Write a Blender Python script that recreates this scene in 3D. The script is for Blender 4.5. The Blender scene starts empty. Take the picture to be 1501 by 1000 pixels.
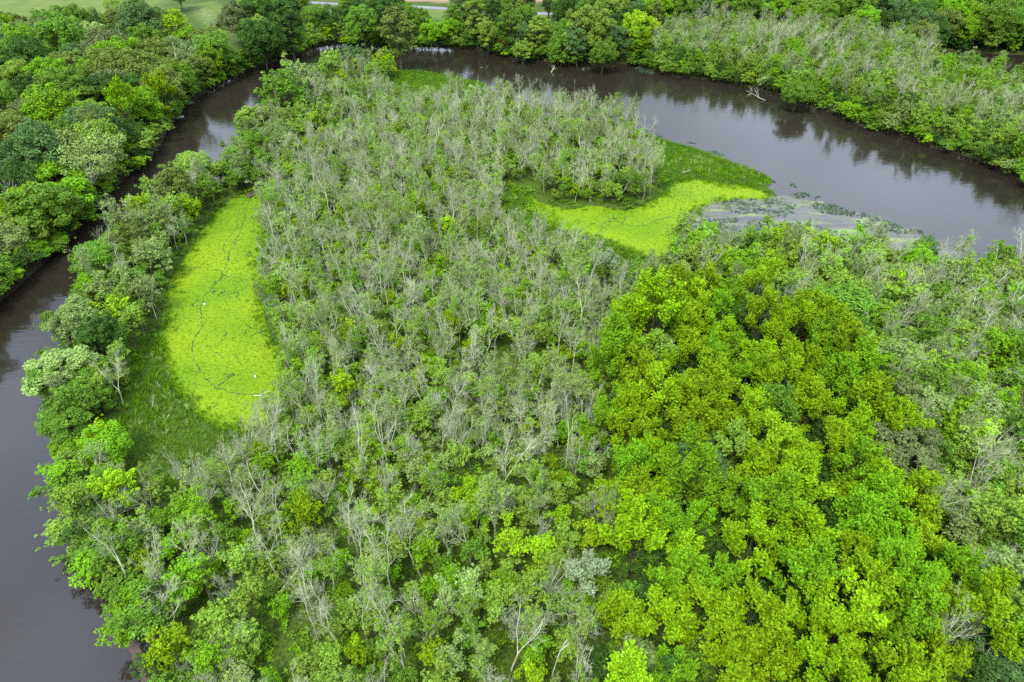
import bpy, math, random
import numpy as np
from mathutils import Vector, Matrix, Euler

PI = math.pi
scene = bpy.context.scene
C = scene.collection

# ------------------------------------------------------------------ camera, light, exposure
CAM_H, PITCH, FPX = 80.0, math.radians(36.5), 1000.67
cam_data = bpy.data.cameras.new('camera')
cam_data.lens = 24.0; cam_data.sensor_width = 36.0
cam_data.clip_start = 0.5; cam_data.clip_end = 9000
cam = bpy.data.objects.new('camera', cam_data); C.objects.link(cam)
cam.location = (0, 0, CAM_H)
cam.rotation_euler = (math.radians(90) - PITCH, 0, 0)
scene.camera = cam

SUN_EL, SUN_AZ = math.radians(58), math.radians(205)      # soft sun behind the cloud, from behind the camera and a little to its left
world = bpy.data.worlds.new('World'); scene.world = world
world.use_nodes = True
wt = world.node_tree; wt.nodes.clear()
w_out = wt.nodes.new('ShaderNodeOutputWorld'); w_bg = wt.nodes.new('ShaderNodeBackground')
w_bg.inputs['Strength'].default_value = 0.1
w_sky = wt.nodes.new('ShaderNodeTexSky'); w_sky.sky_type = 'NISHITA'; w_sky.sun_disc = False
w_sky.sun_elevation = SUN_EL; w_sky.sun_rotation = SUN_AZ
w_sky.air_density = 1.0; w_sky.dust_density = 3.0
w_tc = wt.nodes.new('ShaderNodeTexCoord'); w_sep = wt.nodes.new('ShaderNodeSeparateXYZ')
w_map = wt.nodes.new('ShaderNodeMapping'); w_map.inputs['Scale'].default_value = (1, 1, 2.6)
w_noise = wt.nodes.new('ShaderNodeTexNoise'); w_noise.inputs['Scale'].default_value = 3.0; w_noise.inputs['Detail'].default_value = 5
w_ramp = wt.nodes.new('ShaderNodeValToRGB')                # cloud deck: paler overhead than near the horizon
w_ramp.color_ramp.elements[0].position = 0.0; w_ramp.color_ramp.elements[0].color = (0.30, 0.31, 0.335, 1)
w_ramp.color_ramp.elements[1].position = 0.9; w_ramp.color_ramp.elements[1].color = (0.74, 0.89, 1.16, 1)
w_c = wt.nodes.new('ShaderNodeMapRange'); w_c.inputs['From Min'].default_value = 0.3; w_c.inputs['From Max'].default_value = 0.7
w_c.inputs['To Min'].default_value = 8.5; w_c.inputs['To Max'].default_value = 18.5
w_mul = wt.nodes.new('ShaderNodeVectorMath'); w_mul.operation = 'SCALE'
w_mix = wt.nodes.new('ShaderNodeMixRGB'); w_mix.inputs['Fac'].default_value = 0.82
L = wt.links.new
L(w_tc.outputs['Generated'], w_sep.inputs[0]); L(w_sep.outputs['Z'], w_ramp.inputs['Fac'])
L(w_tc.outputs['Generated'], w_map.inputs['Vector']); L(w_map.outputs[0], w_noise.inputs['Vector'])
L(w_noise.outputs['Fac'], w_c.inputs['Value'])
L(w_ramp.outputs['Color'], w_mul.inputs[0]); L(w_c.outputs[0], w_mul.inputs['Scale'])
L(w_sky.outputs['Color'], w_mix.inputs['Color1']); L(w_mul.outputs[0], w_mix.inputs['Color2'])
L(w_mix.outputs['Color'], w_bg.inputs['Color']); L(w_bg.outputs[0], w_out.inputs['Surface'])

sun_data = bpy.data.lights.new('sun', 'SUN'); sun_data.energy = 1.7; sun_data.angle = math.radians(12)
sun_data.color = (1.0, 0.95, 0.82)
sun = bpy.data.objects.new('sun', sun_data); C.objects.link(sun)
sd = Vector((math.sin(SUN_AZ) * math.cos(SUN_EL), math.cos(SUN_AZ) * math.cos(SUN_EL), math.sin(SUN_EL)))
sun.rotation_euler = sd.to_track_quat('Z', 'Y').to_euler()
sun.location = (0, 0, 150)

scene.view_settings.view_transform = 'Standard'; scene.view_settings.look = 'None'
scene.view_settings.exposure = 1.45; scene.view_settings.gamma = 1.0
scene.view_settings.use_curve_mapping = False
scene.render.engine = 'CYCLES'
cy = scene.cycles
cy.max_bounces = 5; cy.diffuse_bounces = 3; cy.glossy_bounces = 2; cy.transmission_bounces = 2; cy.transparent_max_bounces = 2
cy.caustics_reflective = False; cy.caustics_refractive = False
cy.use_denoising = False

# ------------------------------------------------------------------ photo pixel -> place, place -> photo pixel
FWD = np.array([0, math.cos(PITCH), -math.sin(PITCH)]); UPV = np.array([0, math.sin(PITCH), math.cos(PITCH)])

def at(px, py, z=0.0):
    d = np.array([(px - 750.5) / FPX, 0, 0]) + UPV * ((500 - py) / FPX) + FWD
    t = (z - CAM_H) / d[2]
    return (d[0] * t, d[1] * t)

def proj(x, y, z):
    x = np.asarray(x, float); y = np.asarray(y, float); z = np.asarray(z, float) - CAM_H
    dep = y * FWD[1] + z * FWD[2]
    v = y * UPV[1] + z * UPV[2]
    dep = np.where(dep < 1.0, 1.0, dep)
    return 750.5 + FPX * x / dep, 500 - FPX * v / dep, dep

def W(pts, z=0.0):
    return np.array([at(p[0], p[1], p[2] if len(p) > 2 else z) for p in pts])

def inside(poly, x, y):
    x = np.asarray(x, float); y = np.asarray(y, float); r = np.zeros(x.shape, bool)
    n = len(poly)
    for i in range(n):
        x0, y0 = poly[i][:2]; x1, y1 = poly[(i + 1) % n][:2]
        c = (y0 > y) != (y1 > y)
        if y1 != y0:
            r ^= c & (x < (x1 - x0) * (y - y0) / (y1 - y0) + x0)
    return r

def dist_poly(poly, x, y, closed=True):
    d = np.full(np.shape(x), 1e9); n = len(poly)
    for i in range(n if closed else n - 1):
        x0, y0 = poly[i][:2]; x1, y1 = poly[(i + 1) % n][:2]
        ex, ey = x1 - x0, y1 - y0; L2 = ex * ex + ey * ey + 1e-9
        t = np.clip(((x - x0) * ex + (y - y0) * ey) / L2, 0, 1)
        d = np.minimum(d, (x - x0 - ex * t) ** 2 + (y - y0 - ey * t) ** 2)
    return np.sqrt(d)

def sdf(poly, x, y):
    x = np.asarray(x, float); y = np.asarray(y, float)
    d = dist_poly(poly, x, y)
    return np.where(inside(poly, x, y), -d, d)

def smooth(poly, it=2):
    p = np.array(poly)
    for _ in range(it):
        q = np.roll(p, -1, 0)
        p = np.stack([p * .75 + q * .25, p * .25 + q * .75], 1).reshape(-1, 2)
    return p

_rs = np.random.RandomState(7)
_wv = [(_rs.uniform(0, 2 * PI), _rs.uniform(.7, 1.4), _rs.uniform(0, 6.28)) for _ in range(18)]
def wob(x, y, s=1.0):
    """Smooth pseudo-noise, about -1..1, feature size about s metres."""
    r = 0
    for i, (a, k, ph) in enumerate(_wv):
        f = k * (1 + (i % 3)) / s
        r = r + np.sin((x * math.cos(a) + y * math.sin(a)) * f + ph + 1.3 * np.sin((x * math.sin(a) - y * math.cos(a)) * f * .7 + ph)) / (1 + i % 3)
    return r / 5.0

# ------------------------------------------------------------------ where the banks run
OUTER = [(-900, 1300), (-520, 1000), (-300, 770), (-140, 580), (-20, 462), (36, 412), (76, 372), (118, 338), (166, 277), (212, 238), (228, 220),
         (250, 188), (268, 158), (300, 136), (335, 118), (372, 100), (412, 90), (450, 76), (467, 69), (500, 64), (543, 67), (597, 68), (650, 70), (700, 73),
         (733, 80), (760, 88), (790, 89), (833, 98), (883, 96), (913, 93), (940, 99), (967, 107), (1000, 115), (1050, 118), (1103, 130), (1150, 141),
         (1180, 153), (1233, 172), (1277, 191), (1327, 200), (1360, 216), (1417, 228), (1457, 247), (1495, 266), (1570, 300), (1750, 380), (2100, 520)]
INNER = [(2000, 640), (1700, 500), (1560, 440), (1501, 415), (1440, 395), (1390, 370), (1350, 345), (1320, 328), (1280, 312), (1240, 304), (1200, 296), (1165, 284), (1140, 266),
         (1093, 247), (1050, 230), (1000, 213), (960, 203), (905, 183), (860, 182), (800, 172), (745, 156), (722, 140), (712, 127), (707, 123), (680, 117),
         (650, 110), (615, 105), (585, 105),
         (564, 84, 6), (524, 80, 7), (471, 94, 7), (434, 110, 7), (387, 147, 7), (359, 176, 7), (334, 231, 7), (264, 240, 7), (214, 289, 6), (179, 329, 6), (154, 356, 6),
         (132, 384, 6), (119, 412, 6), (104, 459, 6), (92, 504, 6), (72, 560, 5), (75, 600, 5), (86, 640, 4), (92, 680, 3), (105, 715, 0), (120, 740, 0), (138, 800, 0), (145, 835, 0),
         (170, 858, 0), (185, 880, 0), (205, 925, 0), (235, 965, 0), (265, 1010, 0), (320, 1120, 0), (350, 1300, 0)]
outer_w = W(OUTER); inner_w = W(INNER)
RIVER = smooth(np.vstack([outer_w, inner_w]), 1)
OUT_CLOSED = np.vstack([outer_w, W([(2100, 1300)])])          # everything inside the big bend
ISLAND = np.vstack([inner_w, W([(2000, 1300)])])
CHANNEL = smooth(W([(1368, 80), (1395, 76), (1440, 79), (1500, 81), (1700, 88), (1900, 95), (1900, 112), (1700, 108), (1520, 112), (1470, 108), (1420, 100), (1380, 92)]), 2)
WEED_A = [(345, 288), (372, 280), (392, 285), (390, 320), (384, 350), (382, 400), (384, 450), (392, 490), (410, 515), (424, 545), (408, 575), (404, 600), (390, 628), (340, 633), (308, 620),
          (280, 596), (258, 572), (244, 535), (234, 500), (238, 470), (243, 435), (250, 412), (278, 368), (306, 322)]
GRASS_A = [(205, 505), (232, 490), (246, 530), (262, 570), (285, 596), (312, 617), (342, 628), (378, 622), (385, 640), (365, 672), (330, 690), (290, 715), (245, 735), (205, 740), (178, 700), (168, 650), (180, 590), (192, 545)]
WEED_B = [(770, 282), (800, 300), (840, 308), (872, 300), (915, 310), (945, 302), (972, 283), (985, 265), (1030, 262), (1060, 272), (1090, 270), (1125, 284), (1128, 292), (1070, 293), (1030, 300),
          (1010, 320), (1000, 345), (990, 372), (948, 378), (915, 366), (880, 352), (840, 342), (800, 330), (775, 310)]
GRASS_B = [(930, 192), (960, 203), (1000, 213), (1050, 230), (1093, 247), (1125, 262), (1133, 272), (1100, 277), (1068, 277), (1030, 265), (985, 268), (965, 280), (955, 240)]
GRASS_C = [(860, 345), (890, 352), (920, 364), (950, 374), (935, 400), (915, 430), (890, 420), (880, 385)]
GRASS_D = [(738, 275), (765, 275), (785, 295), (830, 330), (800, 345), (760, 335), (735, 310)]
GRASS_E = [(585, 106), (615, 107), (650, 111), (680, 118), (706, 124), (712, 130), (690, 134), (650, 134), (600, 130), (575, 120)]
ALGAE = [(985, 318), (1020, 300), (1060, 292), (1128, 288), (1165, 290), (1210, 302), (1260, 318), (1320, 334), (1390, 362), (1440, 400), (1380, 420), (1250, 385), (1100, 372), (1020, 375), (975, 370)]
POND_A = smooth(W(WEED_A), 1); POND_B = smooth(W(WEED_B), 1); MARSH_A = smooth(W(GRASS_A), 1); MARSH_B = smooth(W(GRASS_B), 1)
MARSH_C = smooth(W(GRASS_C), 1); MARSH_D = smooth(W(GRASS_D), 1); MARSH_E = smooth(W(GRASS_E), 1); SHALLOW = smooth(W(ALGAE), 1)
POOL_E = smooth(W([(600, 138), (650, 136), (720, 134), (735, 150), (700, 158), (620, 158), (590, 150)]), 1)
EDGE_OPEN = smooth(W([(1118, 268), (1150, 270), (1175, 280), (1215, 291), (1300, 311), (1350, 330), (1400, 356), (1440, 385), (1420, 392), (1340, 355), (1240, 318), (1150, 296)]), 1)
CLEAR_F = smooth(W([(395, 925), (420, 915), (450, 925), (462, 960), (440, 985), (405, 975)]), 1)
LAWN = W([(-400, -90), (250, -90), (238, 22), (190, 42), (150, 36), (110, 34), (60, 20), (30, 45), (-60, 80), (-300, 60)])
LAWN2 = W([(282, 14), (308, 6), (335, 16), (348, 45), (340, 60), (310, 48), (290, 32)])
FIELD = W([(400, -120), (1000, -120), (860, 4), (760, 11), (640, 9), (480, 4), (420, 0)])
VERGE = W([(450, 10), (640, 18), (740, 30), (800, 26), (810, 40), (740, 48), (640, 34), (450, 24)])
ROAD_LINE = W([(250, -2), (370, 4), (480, 11), (560, 13.5), (630, 17), (690, 22), (740, 27), (800, 26), (900, 24), (1050, 20)])

def ground_h(x, y):
    x = np.asarray(x, float); y = np.asarray(y, float)
    d = np.minimum(sdf(RIVER, x, y), sdf(CHANNEL, x, y)) + .5 * wob(x, y, 5)
    out = ~inside(OUT_CLOSED, x, y)
    h = np.clip(d * .33, -1.5, .42)
    h = np.where(out & (d > 1.2), .4 + np.minimum((d - 1.2) * .12, 1.6), h)
    for p in (POND_A, POND_B, SHALLOW, POOL_E, EDGE_OPEN):
        h = np.minimum(h, np.clip(sdf(p, x, y) * .3 + .1 * wob(x, y, 3), -.35, 5))
    h = h + np.where(h > .2, .07 * wob(x, y, 4), 0)
    return h

# ------------------------------------------------------------------ materials
MATS = {}
def new_mat(name):
    m = bpy.data.materials.new(name); m.use_nodes = True; m.node_tree.nodes.clear(); MATS[name] = m
    return m, m.node_tree.nodes, m.node_tree.links.new

def N(nodes, t, **kw):
    n = nodes.new(t)
    for k, v in kw.items():
        if k.startswith('_'): n.inputs[k[1:].replace('_', ' ')].default_value = v
        else: setattr(n, k, v)
    return n

def leaf_material(name, gloss=.10, trans=.24):
    m, n, l = new_mat(name)
    out = N(n, 'ShaderNodeOutputMaterial'); oi = N(n, 'ShaderNodeObjectInfo'); at_ = N(n, 'ShaderNodeAttribute', attribute_name='tone')
    geo = N(n, 'ShaderNodeNewGeometry')
    hsv = N(n, 'ShaderNodeHueSaturation')
    mh = N(n, 'ShaderNodeMapRange'); mh.inputs['To Min'].default_value = .496; mh.inputs['To Max'].default_value = .508
    mv = N(n, 'ShaderNodeMapRange'); mv.inputs['To Min'].default_value = .84; mv.inputs['To Max'].default_value = 1.18
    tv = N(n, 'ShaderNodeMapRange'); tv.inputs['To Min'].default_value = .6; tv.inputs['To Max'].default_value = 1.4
    mul = N(n, 'ShaderNodeMath', operation='MULTIPLY')
    l(oi.outputs['Random'], mh.inputs['Value']); l(oi.outputs['Random'], mv.inputs['Value']); l(at_.outputs['Fac'], tv.inputs['Value'])
    l(mv.outputs[0], mul.inputs[0]); l(tv.outputs[0], mul.inputs[1])
    ti = N(n, 'ShaderNodeAttribute', attribute_type='INSTANCER', attribute_name='tint'); fl = N(n, 'ShaderNodeAttribute', attribute_type='INSTANCER', attribute_name='strewn')
    cm_ = N(n, 'ShaderNodeMixRGB'); l(fl.outputs['Fac'], cm_.inputs['Fac']); l(oi.outputs['Color'], cm_.inputs['Color1']); l(ti.outputs['Color'], cm_.inputs['Color2'])
    l(cm_.outputs[0], hsv.inputs['Color']); l(mh.outputs[0], hsv.inputs['Hue']); l(mul.outputs[0], hsv.inputs['Value'])
    p = N(n, 'ShaderNodeBsdfPrincipled', _Roughness=.6); p.inputs['Specular IOR Level'].default_value = gloss
    tr = N(n, 'ShaderNodeBsdfTranslucent'); mix = N(n, 'ShaderNodeMixShader', _Fac=trans)
    tc = N(n, 'ShaderNodeMixRGB', blend_type='MULTIPLY'); tc.inputs['Fac'].default_value = 1; tc.inputs['Color2'].default_value = (1.08, 1.15, .5, 1)
    l(hsv.outputs[0], p.inputs['Base Color']); l(hsv.outputs[0], tc.inputs['Color1']); l(tc.outputs[0], tr.inputs['Color'])
    l(p.outputs[0], mix.inputs[1]); l(tr.outputs[0], mix.inputs[2]); l(mix.outputs[0], out.inputs['Surface'])
    return m

def bark_material(name, c0, c1, scale=1.2):
    m, n, l = new_mat(name)
    out = N(n, 'ShaderNodeOutputMaterial'); p = N(n, 'ShaderNodeBsdfPrincipled', _Roughness=.85); p.inputs['Specular IOR Level'].default_value = .2
    tc = N(n, 'ShaderNodeTexCoord'); no = N(n, 'ShaderNodeTexNoise', _Scale=scale, _Detail=4)
    r = N(n, 'ShaderNodeValToRGB'); r.color_ramp.elements[0].color = (*c0, 1); r.color_ramp.elements[1].color = (*c1, 1)
    r.color_ramp.elements[0].position = .35; r.color_ramp.elements[1].position = .65
    oi = N(n, 'ShaderNodeObjectInfo'); hs = N(n, 'ShaderNodeHueSaturation'); mr = N(n, 'ShaderNodeMapRange'); mr.inputs['To Min'].default_value = .7; mr.inputs['To Max'].default_value = 1.15
    l(tc.outputs['Object'], no.inputs['Vector']); l(no.outputs['Fac'], r.inputs['Fac']); l(r.outputs['Color'], hs.inputs['Color'])
    l(oi.outputs['Random'], mr.inputs['Value']); l(mr.outputs[0], hs.inputs['Value'])
    l(hs.outputs[0], p.inputs['Base Color']); l(p.outputs[0], out.inputs['Surface'])
    return m

def flat_material(name, c, rough=.7, spec=.3, vary=.25, scale=8, c2=None, bump=0):
    m, n, l = new_mat(name)
    out = N(n, 'ShaderNodeOutputMaterial'); p = N(n, 'ShaderNodeBsdfPrincipled', _Roughness=rough); p.inputs['Specular IOR Level'].default_value = spec
    tc = N(n, 'ShaderNodeTexCoord'); no = N(n, 'ShaderNodeTexNoise', _Scale=scale, _Detail=5)
    r = N(n, 'ShaderNodeValToRGB'); a = [v * (1 - vary) for v in c]; b = [min(1, v * (1 + vary)) for v in (c2 or c)]
    r.color_ramp.elements[0].color = (*a, 1); r.color_ramp.elements[1].color = (*b, 1)
    r.color_ramp.elements[0].position = .35; r.color_ramp.elements[1].position = .65
    l(tc.outputs['Object'], no.inputs['Vector']); l(no.outputs['Fac'], r.inputs['Fac']); l(r.outputs['Color'], p.inputs['Base Color'])
    if bump:
        b_ = N(n, 'ShaderNodeBump', _Strength=bump); l(no.outputs['Fac'], b_.inputs['Height']); l(b_.outputs[0], p.inputs['Normal'])
    l(p.outputs[0], out.inputs['Surface'])
    return m

LEAF = leaf_material('leaf'); HERB = leaf_material('herb', .08, .25)
BARK = bark_material('bark_live', (.070, .060, .036), (.15, .135, .085))
PALE = bark_material('bark_bare', (.25, .28, .15), (.47, .51, .33), .6)
WHITE = bark_material('bark_white', (.34, .33, .28), (.60, .59, .53), .5)

def water_material():
    m, n, l = new_mat('river_water')
    out = N(n, 'ShaderNodeOutputMaterial'); p = N(n, 'ShaderNodeBsdfPrincipled', _Roughness=.07, _IOR=1.40)
    tc = N(n, 'ShaderNodeTexCoord')
    no = N(n, 'ShaderNodeTexNoise', _Scale=.018, _Detail=3)
    r = N(n, 'ShaderNodeValToRGB'); r.color_ramp.elements[0].position = .3; r.color_ramp.elements[1].position = .7
    r.color_ramp.elements[0].color = (.014, .0108, .0078, 1); r.color_ramp.elements[1].color = (.022, .0172, .0125, 1)
    mp = N(n, 'ShaderNodeMapping'); mp.inputs['Scale'].default_value = (.5, 1.4, 1); mp.inputs['Rotation'].default_value = (0, 0, .5)
    n1 = N(n, 'ShaderNodeTexNoise', _Scale=.55, _Detail=3); n2 = N(n, 'ShaderNodeTexNoise', _Scale=3.2, _Detail=3)
    n3 = N(n, 'ShaderNodeTexNoise', _Scale=.03, _Detail=2)
    mask = N(n, 'ShaderNodeMapRange'); mask.inputs['From Min'].default_value = .38; mask.inputs['From Max'].default_value = .62
    mask.inputs['To Min'].default_value = .25; mask.inputs['To Max'].default_value = 1.0
    mul = N(n, 'ShaderNodeMath', operation='MULTIPLY')
    b1 = N(n, 'ShaderNodeBump', _Strength=.06, _Distance=.5); b2 = N(n, 'ShaderNodeBump', _Strength=.06, _Distance=.12)
    for x in (no, n3): l(tc.outputs['Object'], x.inputs['Vector'])
    l(tc.outputs['Object'], mp.inputs['Vector']); l(mp.outputs[0], n1.inputs['Vector']); l(mp.outputs[0], n2.inputs['Vector'])
    l(n3.outputs['Fac'], mask.inputs['Value']); l(mask.outputs[0], mul.inputs[0]); l(n2.outputs['Fac'], mul.inputs[1])
    l(no.outputs['Fac'], r.inputs['Fac']); l(r.outputs[0], p.inputs['Base Color'])
    l(n1.outputs['Fac'], b1.inputs['Height']); l(mul.outputs[0], b2.inputs['Height']); l(b1.outputs[0], b2.inputs['Normal']); l(b2.outputs[0], p.inputs['Normal'])
    l(p.outputs[0], out.inputs['Surface'])
    return m
WATER = water_material()

def ground_material():
    m, n, l = new_mat('ground_cover')
    out = N(n, 'ShaderNodeOutputMaterial'); p = N(n, 'ShaderNodeBsdfPrincipled', _Roughness=.9); p.inputs['Specular IOR Level'].default_value = .15
    tc = N(n, 'ShaderNodeTexCoord'); a = N(n, 'ShaderNodeAttribute', attribute_name='zone'); sep = N(n, 'ShaderNodeSeparateColor')
    big = N(n, 'ShaderNodeTexNoise', _Scale=.12, _Detail=6); fine = N(n, 'ShaderNodeTexNoise', _Scale=2.2, _Detail=6)
    l(tc.outputs['Object'], big.inputs['Vector']); l(tc.outputs['Object'], fine.inputs['Vector']); l(a.outputs['Color'], sep.inputs[0])
    def ramp(src, cs):
        r = N(n, 'ShaderNodeValToRGB'); e = r.color_ramp.elements
        while len(e) < len(cs): e.new(.5)
        for i, (pos, c) in enumerate(cs): e[i].position = pos; e[i].color = (*c, 1)
        l(src, r.inputs['Fac']); return r.outputs['Color']
    def mix(f, c1, c2):
        x = N(n, 'ShaderNodeMixRGB'); l(f, x.inputs['Fac']); l(c1, x.inputs['Color1']); l(c2, x.inputs['Color2']); return x.outputs[0]
    floor = ramp(fine.outputs['Fac'], [(.3, (.018, .036, .006)), (.5, (.040, .072, .008)), (.7, (.07, .11, .010))])
    mud = ramp(fine.outputs['Fac'], [(.3, (.016, .011, .008)), (.7, (.045, .031, .021))])
    lawn = ramp(fine.outputs['Fac'], [(.3, (.070, .120, .020)), (.7, (.105, .15, .030))])
    lawn2 = ramp(big.outputs['Fac'], [(.35, (.052, .105, .014)), (.65, (.12, .14, .034))])
    lw = N(n, 'ShaderNodeMixRGB', _Fac=.6); l(lawn, lw.inputs['Color1']); l(lawn2, lw.inputs['Color2'])
    field = ramp(fine.outputs['Fac'], [(.3, (.20, .115, .07)), (.7, (.29, .18, .12))])
    c = mix(sep.outputs['Blue'], floor, mud); c = mix(sep.outputs['Red'], c, lw.outputs[0]); c = mix(sep.outputs['Green'], c, field)
    b = N(n, 'ShaderNodeBump', _Strength=.5, _Distance=.1); l(fine.outputs['Fac'], b.inputs['Height']); l(b.outputs[0], p.inputs['Normal'])
    l(c, p.inputs['Base Color']); l(p.outputs[0], out.inputs['Surface'])
    return m
GROUND = ground_material()

def duckweed_material():
    m, n, l = new_mat('duckweed_cover')
    out = N(n, 'ShaderNodeOutputMaterial'); p = N(n, 'ShaderNodeBsdfPrincipled', _Roughness=.75); p.inputs['Specular IOR Level'].default_value = .15
    tc = N(n, 'ShaderNodeTexCoord')
    warp = N(n, 'ShaderNodeTexNoise', _Scale=.35, _Detail=4); wm = N(n, 'ShaderNodeVectorMath', operation='SCALE'); wm.inputs['Scale'].default_value = 3.2
    ad = N(n, 'ShaderNodeVectorMath', operation='ADD')
    l(tc.outputs['Object'], warp.inputs['Vector']); l(warp.outputs['Color'], wm.inputs[0]); l(tc.outputs['Object'], ad.inputs[0]); l(wm.outputs[0], ad.inputs[1])
    vo = N(n, 'ShaderNodeTexVoronoi', feature='DISTANCE_TO_EDGE', _Scale=.21); l(ad.outputs[0], vo.inputs['Vector'])
    gate = N(n, 'ShaderNodeTexNoise', _Scale=.13, _Detail=3); l(tc.outputs['Object'], gate.inputs['Vector'])
    g2 = N(n, 'ShaderNodeMapRange'); g2.inputs['From Min'].default_value = .52; g2.inputs['From Max'].default_value = .72; g2.inputs['To Max'].default_value = .03; l(gate.outputs['Fac'], g2.inputs['Value'])
    lt = N(n, 'ShaderNodeMath', operation='LESS_THAN'); l(vo.outputs['Distance'], lt.inputs[0]); l(g2.outputs[0], lt.inputs[1])
    fine = N(n, 'ShaderNodeTexNoise', _Scale=2.6, _Detail=6, _Roughness=.7); big = N(n, 'ShaderNodeTexNoise', _Scale=.06, _Detail=3)
    l(tc.outputs['Object'], fine.inputs['Vector']); l(tc.outputs['Object'], big.inputs['Vector'])
    r = N(n, 'ShaderNodeValToRGB'); e = r.color_ramp.elements; e.new(.5)
    for i, (pos, c) in enumerate([(.30, (.055, .115, .002)), (.46, (.135, .215, .0015)), (.72, (.20, .29, .002))]): e[i].position = pos; e[i].color = (*c, 1)
    l(fine.outputs['Fac'], r.inputs['Fac'])
    r2 = N(n, 'ShaderNodeValToRGB'); r2.color_ramp.elements[0].position = .4; r2.color_ramp.elements[1].position = .6
    r2.color_ramp.elements[0].color = (.68, .82, 1, 1); r2.color_ramp.elements[1].color = (1.0, 1.0, 1, 1); l(big.outputs['Fac'], r2.inputs['Fac'])
    mu = N(n, 'ShaderNodeMixRGB', blend_type='MULTIPLY', _Fac=1); l(r.outputs[0], mu.inputs['Color1']); l(r2.outputs[0], mu.inputs['Color2'])
    mx = N(n, 'ShaderNodeMixRGB'); mx.inputs['Color2'].default_value = (.022, .05, .012, 1); l(lt.outputs[0], mx.inputs['Fac']); l(mu.outputs[0], mx.inputs['Color1'])
    b = N(n, 'ShaderNodeBump', _Strength=.6, _Distance=.08); l(fine.outputs['Fac'], b.inputs['Height']); l(b.outputs[0], p.inputs['Normal'])
    l(mx.outputs[0], p.inputs['Base Color']); l(p.outputs[0], out.inputs['Surface'])
    return m
DUCK = duckweed_material()

def algae_material():
    m, n, l = new_mat('algae_film')
    out = N(n, 'ShaderNodeOutputMaterial'); p = N(n, 'ShaderNodeBsdfPrincipled')
    tc = N(n, 'ShaderNodeTexCoord'); a = N(n, 'ShaderNodeTexNoise', _Scale=.16, _Detail=6, _Roughness=.6, _Distortion=.3)
    mp_ = N(n, 'ShaderNodeMapping'); mp_.inputs['Rotation'].default_value = (0, 0, .62); mp_.inputs['Scale'].default_value = (.55, 2.4, 1)
    l(tc.outputs['Object'], mp_.inputs['Vector']); l(mp_.outputs[0], a.inputs['Vector'])
    r = N(n, 'ShaderNodeValToRGB'); e = r.color_ramp.elements; e.new(.5); e.new(.6)
    for i, (pos, c) in enumerate([(.40, (.022, .021, .018)), (.50, (.065, .066, .045)), (.58, (.12, .135, .07)), (.68, (.12, .19, .04))]): e[i].position = pos; e[i].color = (*c, 1)
    l(a.outputs['Fac'], r.inputs['Fac'])
    rr = N(n, 'ShaderNodeMapRange'); rr.inputs['From Min'].default_value = .47; rr.inputs['From Max'].default_value = .52; rr.inputs['To Min'].default_value = .08; rr.inputs['To Max'].default_value = .6
    l(a.outputs['Fac'], rr.inputs['Value']); l(rr.outputs[0], p.inputs['Roughness']); l(r.outputs[0], p.inputs['Base Color']); l(p.outputs[0], out.inputs['Surface'])
    return m
ALGAE_M = algae_material()
MUD = flat_material('wet_mud', (.075, .052, .038), .6, .4, .35, 1.5)
ASPHALT = flat_material('pale_asphalt', (.17, .17, .175), .85, .2, .1, .4)
SAND = flat_material('bunker_sand', (.72, .68, .58), .9, .1, .06, 1)
ROOF = flat_material('red_shingle', (.24, .13, .11), .85, .2, .2, 3)
WALLM = flat_material('cream_siding', (.55, .52, .45), .7, .3, .05, 2)
DARK = flat_material('dark_glass', (.02, .025, .03), .2, .5, .1, 2)
WOOD = flat_material('weathered_wood', (.30, .28, .25), .85, .2, .3, 3)
WOODP = flat_material('pale_board', (.52, .50, .45), .8, .2, .15, 2)
FEATHER = flat_material('white_feather', (.80, .80, .80), .7, .2, .04, 6)
BEAK = flat_material('orange_beak', (.55, .25, .05), .5, .3, .1, 6)
LEG = flat_material('dark_leg', (.04, .035, .03), .6, .3, .1, 6)
RUST = flat_material('rust_paint', (.20, .05, .03), .7, .3, .2, 3)

# ------------------------------------------------------------------ mesh helpers
def mesh_np(name, v, f, mats, tone=None, mat_idx=None, smooth_=False):
    """v (n,3), f (m,k) with k = 3 or 4 everywhere."""
    v = np.asarray(v, np.float32); f = np.asarray(f, np.int32); k = f.shape[1]
    me = bpy.data.meshes.new(name)
    me.vertices.add(len(v)); me.vertices.foreach_set('co', v.ravel())
    me.loops.add(f.size); me.loops.foreach_set('vertex_index', f.ravel())
    me.polygons.add(len(f)); me.polygons.foreach_set('loop_start', np.arange(0, f.size, k, dtype=np.int32))
    if mat_idx is not None: me.polygons.foreach_set('material_index', np.asarray(mat_idx, np.int32))
    if smooth_: me.polygons.foreach_set('use_smooth', np.ones(len(f), bool))
    for m in mats: me.materials.append(m)
    if tone is not None:
        a = me.attributes.new('tone', 'FLOAT', 'POINT'); a.data.foreach_set('value', np.asarray(tone, np.float32))
    me.update(calc_edges=True)
    return me

def link(name, me, parent=None):
    o = bpy.data.objects.new(name, me); C.objects.link(o)
    if parent: o.parent = parent
    return o

def tag(o, label=None, cat=None, group=None, kind=None):
    if label: o['label'] = label
    if cat: o['category'] = cat
    if group: o['group'] = group
    if kind: o['kind'] = kind
    return o

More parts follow.
